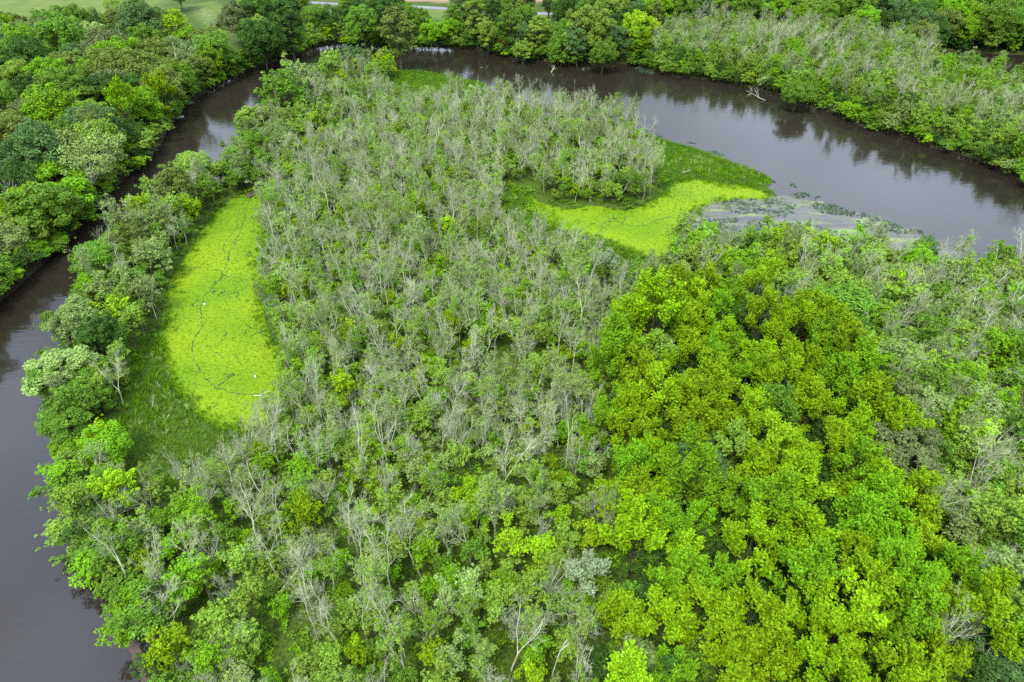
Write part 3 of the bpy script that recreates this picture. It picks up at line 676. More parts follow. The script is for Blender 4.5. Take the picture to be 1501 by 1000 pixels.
# --- island
sdR = lambda x, y: sdf(RIVER, x, y)
POOLEDGE = W([(1125, 262), (1150, 266), (1200, 290), (1290, 308), (1380, 340), (1450, 385), (1420, 420), (1300, 395), (1150, 350), (1100, 300)])
OPEN = (POOLEDGE, POND_A, POND_B, MARSH_A, MARSH_B, MARSH_C, MARSH_D, MARSH_E, SHALLOW, POOL_E, CLEAR_F)
def open_d(x, y):
    d = np.full(len(x), 1e9)
    for p in OPEN: d = np.minimum(d, sdf(p, x, y))
    return d

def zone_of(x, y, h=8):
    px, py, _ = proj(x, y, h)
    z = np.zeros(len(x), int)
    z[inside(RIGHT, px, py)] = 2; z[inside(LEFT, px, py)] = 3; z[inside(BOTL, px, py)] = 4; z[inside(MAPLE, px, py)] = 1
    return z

def island_points(gap, x0=-110, x1=190, y0=28, y1=290, shore=1.0, open_gap=.7):
    x, y = sample(x0, x1, y0, y1, gap)
    ok = inside(ISLAND, x, y) & (sdR(x, y) > shore) & (open_d(x, y) > open_gap)
    x, y = x[ok], y[ok]; px, py, _ = proj(x, y, 6)
    ok = (px > -120) & (px < 1640) & (py < 1130) & (py > 40)
    return x[ok], y[ok]

def pick(cols): 
    t = rng.random() * sum(w for _, w in cols)
    for c, w in cols:
        t -= w
        if t <= 0: return c
    return cols[-1][0]
def open_view(x, y, kind, s):
    """False for a tall plant that would stand in front of the spit or the upper pond, which the photograph shows open."""
    px, py, _ = proj(x, y, 0); px = float(px); py = float(py)
    if 565 < px < 718 and 118 < py < (178 if kind != 'young' else 158): return rng.random() < (.30 if kind in ('bare', 'thin') and py > 140 else .04)
    if 735 < px < 800 and 268 < py < 352: return rng.random() < .06
    if 770 < px < 985 and 300 < py < 440 and py < 352 + (px - 770) * .42: return rng.random() < (.12 if kind in ('bare', 'thin') else .03)
    return True
MIXC = [('fresh', 6), ('bright', 5), ('mid', 1.6), ('lime', 3), ('yellow', .7), ('sage', 1.2), ('palegreen', .8)]

x, y = island_points(2.6, shore=.6)
z = zone_of(x, y, 4); okh = clear_of_heroes(x, y, .5); dens = wob(x, y, 22)
for i in range(len(x)):
    if not okh[i]: continue
    if z[i] == 0:
        if dens[i] < -.75: continue
        put('young', x[i], y[i], rng.uniform(.55, .9), pick(MIXC))
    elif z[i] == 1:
        if rng.random() < .75: put('young', x[i], y[i], rng.uniform(.7, 1.0), pick([('mid', 1), ('deep', 3)]))  # mostly deep leaf colour, painting the shade in gaps between plume crowns
    elif z[i] == 2: put('young', x[i], y[i], rng.uniform(.85, 1.25), pick([('mid', 3), ('fresh', 3), ('bright', 2), ('sage', 1.5), ('yellow', .5)]))
    elif z[i] == 3:
        if rng.random() < .8: put('young', x[i], y[i], rng.uniform(.8, 1.2), pick([('mid', 3), ('fresh', 2), ('sage', 2), ('olive', 1), ('yellow', .8)]))
    else:
        if rng.random() < .85: put('young', x[i], y[i], rng.uniform(.7, 1.1), pick([('mid', 2), ('fresh', 3), ('bright', 3), ('lime', 1)]))

x, y = island_points(2.75, shore=.3, open_gap=.9)
z = zone_of(x, y, 9); okh = clear_of_heroes(x, y, .62); px_, py_, _ = proj(x, y, 9); odd = open_d(x, y)
for i in range(len(x)):
    if not okh[i]: continue
    tl = (rng.gauss(0, .07), rng.gauss(0, .07) + .02)
    near = py_[i] > 640
    if z[i] == 0:
        if near and rng.random() < .30: continue
        if rng.random() < .12: continue
        kd = 'bare' if rng.random() < .72 else 'thin'
        put(kd, x[i], y[i], rng.uniform(.55, .86) * (1.0 if near else 1.0), pick([('sage', 2), ('fresh', 2), ('palegreen', 1), ('bright', 1)]), tl)
    elif z[i] == 1:
        if rng.random() < .02: put('bare', x[i], y[i], rng.uniform(.8, 1.0), 'sage', tl)
    elif z[i] == 2:
        rightness = px_[i] > 1230
        if rng.random() < (.8 if rightness else .42): put('tallbare' if rightness and rng.random() < .45 else ('bare' if rng.random() < .6 else 'thin'), x[i], y[i], rng.uniform(.55, .85), 'sage', (tl[0] * .8, (.16 if rightness else .03) + tl[1] * .5))
    elif z[i] == 3:
        if rng.random() < .38: put('bare' if rng.random() < .6 else 'thin', x[i], y[i], rng.uniform(.55, .85), 'sage', tl)
    else:
        if rng.random() < .5: put('bare' if rng.random() < .8 else 'thin', x[i], y[i], rng.uniform(.6, .9), 'sage', tl)

x, y = island_points(3.75, shore=1.5, open_gap=2)
z = zone_of(x, y, 9); okh = clear_of_heroes(x, y, .6)
for i in range(len(x)):
    if not okh[i]: continue
    if z[i] == 1:
        put('flame', x[i], y[i], rng.uniform(.78, 1.12), pick([('lime', 9), ('yellow', 1.4), ('bright', 3.0), ('fresh', .8), ('mid', .6)]))
x, y = island_points(3.6, shore=1.5, open_gap=2)
z = zone_of(x, y, 5)
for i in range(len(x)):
    if z[i] == 1 and rng.random() < .8: put('mid', x[i], y[i], rng.uniform(.55, .85), pick([('deep', 4), ('mid', 1)]))  # filler layer under the plumes, canopy shade put into its dark leaf colour
x, y = island_points(5.6, shore=1.5, open_gap=1.5)
z = zone_of(x, y, 6); okh = clear_of_heroes(x, y, .8)
for i in range(len(x)):
    if not okh[i]: continue
    if z[i] == 2: put('mid', x[i], y[i], rng.uniform(.75, 1.05), pick([('mid', 3), ('fresh', 3), ('bright', 2), ('sage', 2), ('lime', .7)]))
    elif z[i] == 3 and rng.random() < .7: put('mid', x[i], y[i], rng.uniform(.7, 1.0), pick([('mid', 3), ('sage', 2), ('fresh', 2), ('olive', 1), ('deep', 1)]))
    elif z[i] == 4 and rng.random() < .35: put('mid', x[i], y[i], rng.uniform(.6, .9), pick([('mid', 2), ('fresh', 3), ('bright', 3), ('yellow', .8)]))
    elif z[i] == 0 and rng.random() < .02: put('mid', x[i], y[i], rng.uniform(.6, .9), pick([('fresh', 2), ('bright', 2), ('sage', 1)]))

# --- outer land
def outer_points(gap, x0=-420, x1=560, y0=30, y1=720, shore=1.5):
    x, y = sample(x0, x1, y0, y1, gap, 2.6)
    ok = ~inside(OUT_CLOSED, x, y); x, y = x[ok], y[ok]
    ok = (sdR(x, y) > shore) & (sdf(CHANNEL, x, y) > 1.5); x, y = x[ok], y[ok]
    for p in (LAWN, LAWN2, FIELD): ok = ~inside(p, x, y); x, y = x[ok], y[ok]
    ok = dist_poly(ROAD_LINE, x, y, False) > 5; x, y = x[ok], y[ok]
    px, py, _ = proj(x, y, 0); ok = (px > -520) & (px < 1700) & (py > -60) & (py < 900)
    return x[ok], y[ok]
STRIP = [(955, 125), (950, 70), (1040, 52), (1180, 62), (1300, 78), (1372, 95), (1440, 112), (1560, 120), (1800, 140), (2100, 500), (1700, 380), (1500, 275), (1300, 205), (1100, 140)]
NOTALL = [(1350, 70), (2000, 70), (2000, 160), (1500, 135), (1420, 124), (1350, 106)]
GAPS = [(598, 656), (722, 737), (774, 800), (464, 498)]
x, y = outer_points(8.3)
px, py, _ = proj(x, y, 0); k = ~(inside(NOTALL, px, py) & (py > 79)); x, y, px, py = x[k], y[k], px[k], py[k]; instrip = inside(STRIP, px, py); dR = sdR(x, y); okh = clear_of_heroes(x, y, .78)
for i in range(len(x)):
    if not okh[i] or instrip[i]: continue
    if px[i] < 430:
        if px[i] < 268 and py[i] < 66 or 270 < px[i] < 356 and py[i] < 100: continue
        put('airy' if rng.random() < .1 else 'round', x[i], y[i], rng.uniform(.9, 1.3), pick([('mid', 3), ('olive', 2), ('bright', 2.2), ('deep', 1.2), ('bluish', 1.2), ('fresh', 2), ('dusky', .8)]))
    elif px[i] < 960:
        if any(a < px[i] < b for a, b in GAPS) and py[i] < 60: continue
        if py[i] < 36 and px[i] < 850 and rng.random() < .2: continue
        put('tall' if rng.random() < .5 else 'round', x[i], y[i], rng.uniform(.75, 1.02), pick([('mid', 3), ('deep', 3), ('bluish', 2), ('fresh', 1), ('olive', 1.2)]))
    else:
        put('round', x[i], y[i], rng.uniform(.85, 1.35), pick([('mid', 3), ('bright', 3), ('deep', 1.2), ('bluish', 1.2), ('fresh', 1.2), ('olive', .6)]))
x, y = outer_points(4.6, shore=.8); px, py, _ = proj(x, y, 0); k = ~inside(NOTALL, px, py); x, y = x[k], y[k]                             # strip between river and channel, and fringe growth at the banks
px, py, _ = proj(x, y, 0); instrip = inside(STRIP, px, py); dR = sdR(x, y); okh = clear_of_heroes(x, y, .6)
for i in range(len(x)):
    if instrip[i]:
        if okh[i] and rng.random() < .5: put('mid', x[i], y[i], rng.uniform(.6, .9), pick([('mid', 3), ('fresh', 4), ('bright', 2), ('sage', 3)]), sz=rng.uniform(.8, 1.2))

x, y = outer_points(2.7, shore=.2); dR = sdR(x, y)
for i in range(len(x)):
    if dR[i] < 8: put('young', x[i], y[i], rng.uniform(.75, 1.15) * (1.1 if dR[i] > 2 else .8), pick([('mid', 3), ('deep', 2), ('bright', 1.5), ('fresh', 1.5)]))
ch = np.arange(len(CHANNEL)); nx_ = nrs.uniform(120, 420, 60000); ny_ = nrs.uniform(230, 420, 60000); k = (sdf(CHANNEL, nx_, ny_) > .5) & (sdf(CHANNEL, nx_, ny_) < 16); nx_, ny_ = nx_[k], ny_[k]
px, py, _ = proj(nx_, ny_, 0); k = py < 84; nx_, ny_ = nx_[k], ny_[k]; k = darts(nx_, ny_, 4.6)
for a, b in zip(nx_[k], ny_[k]): put('mid' if rng.random() < .5 else 'round', a, b, rng.uniform(.6, .95), pick([('bright', 3), ('mid', 3), ('deep', 1), ('fresh', 1)]))
def fringe(x, y, gap):
    k = darts(x, y, gap); x, y = x[k], y[k]; e = .5
    gx_ = sdR(x + e, y) - sdR(x - e, y); gy_ = sdR(x, y + e) - sdR(x, y - e); m_ = np.hypot(gx_, gy_) + 1e-6
    for i in range(len(x)):
        a, b = -gx_[i] / m_[i], -gy_[i] / m_[i]; t = rng.uniform(.0, .26)
        put('young', x[i], y[i], rng.uniform(.65, 1.35), pick([('mid', 4), ('deep', 2), ('bright', 2), ('fresh', 2.5), ('sage', .7), ('yellow', .3)]), (-b * t, a * t), sz=rng.uniform(.45, .95))
x = nrs.uniform(-420, 560, 260000); y = nrs.uniform(30, 470, 260000); d_ = sdR(x, y); k = (d_ > -.35) & (d_ < 1.7); x, y = x[k], y[k]
px, py, _ = proj(x, y, 0); k = (px > -200) & (px < 1650) & (py > 30) & (py < 1100); x, y = x[k], y[k]; px, py = px[k], py[k]
isin = inside(ISLAND, x, y)
lowshore = (dist_poly(inner_w, x, y, False) < dist_poly(outer_w, x, y, False)) & ((px > 560) & (py < 215) | (px > 900) & (py < 420))
opn = open_d(x, y) < .5
k = ~lowshore & ~(isin & opn); fringe(x[k], y[k], 1.6)
x, y = outer_points(2.9, shore=1); px, py, _ = proj(x, y, 0); k = inside(STRIP, px, py) & ~inside(NOTALL, px, py)
for i in np.nonzero(k)[0]:
    if rng.random() < .7: put('young', x[i], y[i], rng.uniform(.7, 1.0), pick([('fresh', 4), ('mid', 3), ('bright', 2), ('sage', 2)]), (rng.gauss(0, .05), rng.gauss(.06, .06)), sz=rng.uniform(.95, 1.45))
x, y = outer_points(3.4, shore=3); px, py, _ = proj(x, y, 0); k = ~inside(NOTALL, px, py); x, y = x[k], y[k]
px, py, _ = proj(x, y, 0); instrip = inside(STRIP, px, py); dR = sdR(x, y)
for i in range(len(x)):
    if instrip[i] and dR[i] > 3 and rng.random() < (.85 if dR[i] > 18 else .62):
        put('tallbare' if rng.random() < .3 else ('bare' if rng.random() < .45 else 'thin'), x[i], y[i], rng.uniform(.62, .9) * (.62 if px[i] > 1350 and py[i] < 175 else 1), 'sage', (rng.gauss(0, .05), rng.gauss(.12, .06)))

# ------------------------------------------------------------------ labels
TENS = ['', '', 'twenty', 'thirty', 'forty', 'fifty', 'sixty', 'seventy', 'eighty', 'ninety']
ONES = 'zero one two three four five six seven eight nine ten eleven twelve thirteen fourteen fifteen sixteen seventeen eighteen nineteen'.split()
def num(n):
    n = max(0, min(99, int(n)))
    return ONES[n] if n < 20 else TENS[n // 10] + ('-' + ONES[n % 10] if n % 10 else '')
NAMEK = {'bare': 'bare_tree', 'thin': 'bare_tree', 'tallbare': 'bare_tree', 'young': 'young_tree', 'mid': 'understorey_tree', 'flame': 'plume_crowned_tree', 'round': 'broad_crowned_tree', 'airy': 'pale_limbed_tree', 'tall': 'tall_leafy_tree', 'cedar': 'conifer_tree'}
NOUN = {'bare': 'bare tree', 'thin': 'nearly bare tree', 'tallbare': 'slim leaning bare tree', 'young': 'young tree', 'mid': 'feathery tree', 'flame': 'plume-crowned tree', 'round': 'round-crowned tree', 'airy': 'tree with pale limbs', 'tall': 'tall tree', 'cedar': 'conifer'}
GROUPK = {'bare_tree': 'bare grey trees of the wetland', 'young_tree': 'young green trees between the bare trunks', 'understorey_tree': 'feathery green trees', 'plume_crowned_tree': 'trees with plume-like crowns', 'broad_crowned_tree': 'large round-crowned trees',
          'pale_limbed_tree': 'open-crowned trees with pale limbs', 'tall_leafy_tree': 'tall trees lining the far bank', 'conifer_tree': None}
def place_words(px, py, x, y):
    out = not inside(OUT_CLOSED, np.array([x]), np.array([y]))[0]
    if out:
        if px < 430: return 'on the far left bank'
        if px < 960: return 'on the far bank'
        return 'on the strip across the river' if py > 45 else 'behind the far strip'
    dA = sdf(POND_A, np.array([x]), np.array([y]))[0]; dB = sdf(POND_B, np.array([x]), np.array([y]))[0]; dR_ = sdf(RIVER, np.array([x]), np.array([y]))[0]
    if dA < 6: return 'beside the long duckweed pond'
    if dB < 6: return 'beside the upper duckweed pond'
    if dR_ < 6: return "on the wetland's shore"
    return 'inside the wetland'

# ------------------------------------------------------------------ choose individuals; the rest of a kind is one object
for p in P:
    pr = PROTO[p['kind']][p['v']]; h = pr['H'] * p['sz']
    px, py, dep = proj(p['x'], p['y'], h * .7); p['px'], p['py'] = float(px), float(py)
    p['size'] = FPX * (h * .6 + pr['R'] * p['s']) / float(dep); p['name'] = NAMEK[p['kind']]
    vis = (12 < p['px'] < 1489) and (8 < p['py'] < 990)
    p['score'] = (1e6 if p['hero'] else 0) + p['size'] if vis else -1
    if p['name'] == 'young_tree' and p['score'] > 0:          # undergrowth hidden below big crowns stays in the mass
        for q in hx:
            if (p['x'] - q[0]) ** 2 + (p['y'] - q[1]) ** 2 < (q[2] * 1.3) ** 2 and q[2] > 3: p['score'] = -1; break
gz = ground_h(np.array([p['x'] for p in P]), np.array([p['y'] for p in P]))
for p, g in zip(P, gz): p['z'] = float(max(g, -.15)) - .05
singles, rest = [], {}
for nm in sorted(set(p['name'] for p in P)):
    l_ = sorted([p for p in P if p['name'] == nm], key=lambda p: -p['score'])
    lim = {'bare_tree': 290, 'young_tree': 260, 'broad_crowned_tree': 200}.get(nm, 290)
    take = [p for p in l_[:lim] if p['score'] > 0]; singles += take
    if len(l_) > len(take): rest[nm] = [p for p in l_ if not any(p is q for q in take)] if len(l_) < 400 else l_[len(take):]
for nm in rest:                                               # never count one twice
    ids = {id(p) for p in singles}; rest[nm] = [p for p in rest[nm] if id(p) not in ids]

used = {}
def make_label(p):
    c = WORDC[p['col']]; noun = NOUN[p['kind']]
    if p['kind'] in ('bare', 'tallbare'):
        look = ['pale grey', 'whitish', 'lichen-grey', 'ash grey'][p['v'] % 4]
    else: look = c
    size = 'large' if p['size'] > 100 else ('small' if p['size'] < 45 else '')
    a = f"{size + ' ' if size else ''}{look} {noun} {place_words(p['px'], p['py'], p['x'], p['y'])}"
    return a[0].lower() + a[1:]
base_labels = [make_label(p) for p in singles]
from collections import Counter
cnt = Counter(base_labels)
for p, b in zip(singles, base_labels):
    if cnt[b] > 1:
        n_ = f"{num(p['px'] / 15.01)} percent across, {num(p['py'] / 10)} percent down the photo"
        b = b.split(' beside the')[0].split(' on the')[0].split(' inside the')[0].split(" behind the")[0] + ', crown ' + n_
    p['label'] = b

again = {}
for p in singles: again.setdefault(p['label'], []).append(p)
for l_, ps in again.items():
    if len(ps) == 2:
        ps.sort(key=lambda p: PROTO[p['kind']][p['v']]['H'] * p['sz']); ps[0]['label'] = 'shorter ' + l_; ps[1]['label'] = 'taller ' + l_
def euler_of(p):
    return Euler((p['tilt'][0], p['tilt'][1], 0)).to_matrix() @ Euler((0, 0, p['rz'])).to_matrix()
done = {}
for p in singles:
    pr = PROTO[p['kind']][p['v']]; key = (p['kind'], p['v'])
    e = bpy.data.objects.new(p['name'], None); e.empty_display_size = .5; C.objects.link(e)
    e.location = (p['x'], p['y'], p['z']); e.rotation_euler = euler_of(p).to_euler(); e.scale = (p['s'], p['s'], p['sz'])
    if key not in done:
        parts = [bpy.data.objects.new('trunk', pr['trunk']), bpy.data.objects.new('crown', pr['crown'])]
        if pr['fol'] is not None: parts.append(bpy.data.objects.new('foliage', pr['fol']))
        done[key] = parts; kids = parts
    else: kids = [o.copy() for o in done[key]]
    for o in kids:
        C.objects.link(o); o.parent = e; o.color = (*COL[p['col']], 1)
    tag(e, p['label'], 'tree', GROUPK[p['name']])

# the rest: one geometry-nodes object per kind
def scatter(name, pts, rots, scls, idxs, sources, label=None, cat=None):
    """sources: list of (mesh, colour); one instance per point."""
    coll = bpy.data.collections.new(name + '_sources')
    for i, (me, col) in enumerate(sources):
        o = bpy.data.objects.new(f'{name}_source_{i:03d}', me); o.color = (*col, 1); coll.objects.link(o)
    me = bpy.data.meshes.new(name); me.vertices.add(len(pts)); me.vertices.foreach_set('co', np.asarray(pts, np.float32).ravel())
    for nm_, tp, arr in (('rot', 'FLOAT_VECTOR', rots), ('scl', 'FLOAT_VECTOR', scls)):
        a = me.attributes.new(nm_, tp, 'POINT'); a.data.foreach_set('vector', np.asarray(arr, np.float32).ravel())
    a = me.attributes.new('idx', 'INT', 'POINT'); a.data.foreach_set('value', np.asarray(idxs, np.int32))
    a = me.attributes.new('tint', 'FLOAT_COLOR', 'POINT'); a.data.foreach_set('color', np.array([(*sources[i][1], 1) for i in idxs], np.float32).ravel())
    a = me.attributes.new('strewn', 'FLOAT', 'POINT'); a.data.foreach_set('value', np.ones(len(pts), np.float32))
    o = link(name, me)
    ng = bpy.data.node_groups.new(name, 'GeometryNodeTree')
    ng.interface.new_socket('Geometry', in_out='INPUT', socket_type='NodeSocketGeometry'); ng.interface.new_socket('Geometry', in_out='OUTPUT', socket_type='NodeSocketGeometry')
    n = ng.nodes; l = ng.links.new
    gi, go = n.new('NodeGroupInput'), n.new('NodeGroupOutput'); iop = n.new('GeometryNodeInstanceOnPoints'); ci = n.new('GeometryNodeCollectionInfo')
    ci.inputs['Collection'].default_value = coll; ci.inputs['Separate Children'].default_value = True; ci.inputs['Reset Children'].default_value = True
    def na(nm_, t):
        x = n.new('GeometryNodeInputNamedAttribute'); x.data_type = t; x.inputs['Name'].default_value = nm_; return x.outputs[0]
    iop.inputs['Pick Instance'].default_value = True
    e2r = n.new('FunctionNodeEulerToRotation')
    l(gi.outputs[0], iop.inputs['Points']); l(ci.outputs[0], iop.inputs['Instance']); l(na('idx', 'INT'), iop.inputs['Instance Index'])
    l(na('rot', 'FLOAT_VECTOR'), e2r.inputs[0]); l(e2r.outputs[0], iop.inputs['Rotation']); l(na('scl', 'FLOAT_VECTOR'), iop.inputs['Scale']); l(iop.outputs[0], go.inputs[0])
    md = o.modifiers.new('scatter', 'NODES'); md.node_group = ng
    tag(o, label, cat, None, 'stuff')
    return o
RESTNAME = {'bare_tree': ('bare_tree_thicket', 'dense thicket of bare pale grey trees across the wetland'), 'young_tree': ('young_tree_undergrowth', 'mass of young green trees between the bare trunks'),
            'understorey_tree': ('mixed_woodland', 'feathery green woodland beyond the picked out trees'), 'plume_crowned_tree': ('plume_tree_woodland', 'plume-crowned green woodland past the frame edge'),
            'broad_crowned_tree': ('broadleaf_forest', 'round-crowned broadleaf forest beyond the river'), 'pale_limbed_tree': ('pale_limbed_woodland', 'open woodland with pale limbs outside the river bend'),
            'tall_leafy_tree': ('tall_tree_forest', 'tall forest trees farther back behind the river'), 'conifer_tree': ('conifer_woodland', 'dark conifer woodland')}
for nm, l_ in rest.items():
    if not l_: continue
    keys = {}; src = []; idx = []
    for p in l_:
        k = (p['kind'], p['v'], p['col'])
        if k not in keys: keys[k] = len(src); src.append((PROTO[p['kind']][p['v']]['joined'], COL[p['col']]))
        idx.append(keys[k])
    scatter(RESTNAME[nm][0], [(p['x'], p['y'], p['z']) for p in l_], [tuple(euler_of(p).to_euler()) for p in l_], [(p['s'], p['s'], p['sz']) for p in l_], idx, src, RESTNAME[nm][1], 'woodland')

# ------------------------------------------------------------------ ground, water
def axis(a0, a1, step, far, grow=1.18):
    v = list(np.arange(a0, a1 + 1e-6, step)); s = step
    while v[-1] < far: s *= grow; v.append(v[-1] + s)
    lo = []; s = step; q = a0
    while q > -far: s *= grow; q -= s; lo.append(q)
    return np.array(lo[::-1] + v)
gx = axis(-150, 190, 1.15, 3500); gy = axis(20, 300, 1.1, 4000, 1.03)
gy = gy[gy > -400]
X, Y = np.meshgrid(gx, gy); xf, yf = X.ravel(), Y.ravel()
H_ = ground_h(xf, yf)
nx, ny = len(gx), len(gy); ii = (np.arange(ny - 1)[:, None] * nx + np.arange(nx - 1)[None, :]).ravel()
F_ = np.stack([ii, ii + 1, ii + nx + 1, ii + nx], 1)
gm = mesh_np('ground', np.stack([xf, yf, H_], 1), F_, [GROUND], smooth_=True)
zc = np.zeros((len(xf), 4)); zc[:, 3] = 1
soft = lambda p, w=1.5: np.clip(.5 - (sdf(p, xf, yf) + .8 * wob(xf, yf, 4)) / w, 0, 1)
zc[:, 0] = np.maximum(np.maximum(soft(LAWN, 4), soft(LAWN2, 3)), soft(VERGE, 3))
zc[:, 1] = soft(FIELD, 3)
dm = np.minimum(np.abs(sdf(RIVER, xf, yf)), np.abs(sdf(CHANNEL, xf, yf)))
zc[:, 2] = np.clip(1.3 - (dm + .7 * wob(xf, yf, 3)) / 1.7, 0, 1)
ca = gm.attributes.new('zone', 'FLOAT_COLOR', 'POINT'); ca.data.foreach_set('color', zc.astype(np.float32).ravel())
tag(link('ground', gm), 'green wetland floor with muddy banks', 'ground', None, 'structure')

wm_ = mesh_np('river_water', [(-3500, -400, 0), (3500, -400, 0), (3500, 4000, 0), (-3500, 4000, 0)], [[0, 1, 2, 3]], [WATER])
tag(link('water', wm_), 'dark brown river water mirroring the cloudy sky', 'water', None, 'structure')

def sheet(name, poly, z, mat, step=.45, edge=.5, label=None, cat=None, kind='stuff', bumpy=.0):
    x0, y0 = poly.min(0) - 1; x1, y1 = poly.max(0) + 1
    ax, ay = np.arange(x0, x1, step), np.arange(y0, y1, step); Xs, Ys = np.meshgrid(ax, ay); a, b = Xs.ravel(), Ys.ravel()
    s = sdf(poly, a, b) + edge * wob(a, b, 2.2); keep = s < 0
    n1 = len(ax); q = (np.arange(len(ay) - 1)[:, None] * n1 + np.arange(n1 - 1)[None, :]).ravel(); f = np.stack([q, q + 1, q + n1 + 1, q + n1], 1)
    f = f[keep[f].sum(1) >= 3]
    usedv, inv = np.unique(f, return_inverse=True)
    v = np.stack([a[usedv], b[usedv], z + bumpy * wob(a[usedv], b[usedv], .8)], 1)
    o = link(name, mesh_np(name, v, inv.reshape(-1, 4), [mat])); tag(o, label, cat, None, kind); return o
grow = lambda poly, d: poly + (poly - poly.mean(0)) / np.linalg.norm(poly - poly.mean(0), axis=1)[:, None] * d
sheet('duckweed', grow(POND_A, 1.6), .03, DUCK, label='vivid yellow-green duckweed filling the long pond', cat='duckweed')
sheet('duckweed', grow(POND_B, .5), .034, DUCK, label='vivid yellow-green duckweed covering the upper pond', cat='duckweed')
sheet('algae', SHALLOW, .012, ALGAE_M, edge=2.6, label='pale algae film drifting on the shallow pool', cat='algae')
sheet('algae', POOL_E, .012, ALGAE_M, label='pale algae film behind the grassy spit', cat='algae')
# mud margin beside the marsh by the river
mudline = W([(1000, 213), (1050, 230), (1093, 247), (1125, 260), (1145, 275), (1170, 290)])
sheet('mud', np.vstack([mudline + np.array([.3, 1.4]), mudline[::-1] - np.array([0, 1.5])]), .02, MUD, .4, .5, 'brown mud strip along the marsh edge', 'mud')
sheet('mud', smooth(W([(172, 895), (182, 898), (192, 920), (206, 950), (225, 985), (240, 1015), (215, 1010), (192, 965), (178, 930)]), 1), .012, MUD, .3, .3, 'brown mud shelf along the lower shore', 'mud')
sheet('mud', smooth(W([(355, 272), (385, 262), (420, 258), (425, 270), (390, 278), (372, 290), (358, 292)]), 1), .3, MUD, .4, .6, "bare mud at the pond's upper end", 'mud')

def strip(name, pts, width, z, mat, seed, label, cat):
    rs = np.random.RandomState(seed); p = [pts[0]]
    for a, b in zip(pts[:-1], pts[1:]):
        k = max(2, int(np.linalg.norm(b - a) / .8))
        for j in range(1, k + 1): p.append(a + (b - a) * j / k + rs.normal(0, .16, 2))
    p = np.array(p); t = np.gradient(p, axis=0); t /= np.linalg.norm(t, axis=1)[:, None]; nn = np.stack([-t[:, 1], t[:, 0]], 1)
    w = width * (.35 + .65 * rs.rand(len(p)))[:, None] * (rs.rand(len(p)) > .3)[:, None] + .025
    v = np.vstack([np.c_[p + nn * w, np.full(len(p), z)], np.c_[p - nn * w, np.full(len(p), z)]]); n = len(p)
    f = [[i, i + 1, n + i + 1, n + i] for i in range(n - 1)]
    o = link(name, mesh_np(name, v, f, [mat])); tag(o, label, cat, None, 'structure'); return o
CREEK = flat_material('creek_water', (.028, .048, .008), .5, .3, .5, 1.2)
strip('creek', W([(372, 282), (362, 300), (358, 322), (350, 345), (336, 366), (334, 385), (322, 410), (302, 432), (293, 452), (296, 480), (282, 500), (280, 515), (290, 538), (300, 556), (318, 568), (345, 577), (385, 580)]), .12, .042, CREEK, 1, 'dark thread of open water winding through the long pond', 'creek')
strip('creek', W([(368, 284), (352, 305), (346, 335), (330, 355), (328, 372)]), .10, .042, CREEK, 2, "short dark runnel near the pond's upper end", 'creek')
strip('creek', W([(312, 516), (328, 522), (340, 518), (352, 530)]), .08, .042, CREEK, 3, 'thin crack in the duckweed east of the runnel', 'creek')
strip('creek', W([(885, 325), (905, 324), (925, 332), (945, 330), (965, 322), (985, 318)]), .15, .046, CREEK, 4, 'thin dark runnel crossing the upper duckweed pond', 'creek')
strip('creek', W([(915, 305), (918, 318), (912, 330)]), .15, .046, CREEK, 5, 'short dark crack at the upper pond edge', 'creek')

# road and bunker
rp = ROAD_LINE; tt = np.gradient(rp, axis=0); tt /= np.linalg.norm(tt, axis=1)[:, None]; rn = np.stack([-tt[:, 1], tt[:, 0]], 1)
hz_ = ground_h(rp[:, 0], rp[:, 1]) + .12
rv = np.vstack([np.c_[rp + rn * 3.4, hz_], np.c_[rp - rn * 3.4, hz_]]); n_ = len(rp)
tag(link('road', mesh_np('road', rv, [[i, i + 1, n_ + i + 1, n_ + i] for i in range(n_ - 1)], [ASPHALT])), 'pale grey road beyond the far bank trees', 'road', None, 'structure')
bx, by = at(105, 1.5); bz = float(ground_h(np.array([bx]), np.array([by]))[0])
ang = np.linspace(0, 2 * PI, 25)[:-1]; rr_ = 5.6 + .8 * np.sin(2 * ang) + .5 * np.cos(3 * ang)
bv = [(bx, by, bz + .06)] + [(bx + 1.25 * r * math.cos(a), by + 1.4 * r * math.sin(a), bz + .14) for a, r in zip(ang, rr_)]
tag(link('sand_bunker', mesh_np('sand_bunker', bv, [[0, 1 + i, 1 + (i + 1) % 24] for i in range(24)], [SAND])), 'pale sand bunker in the mown lawn', 'bunker', None, 'structure')

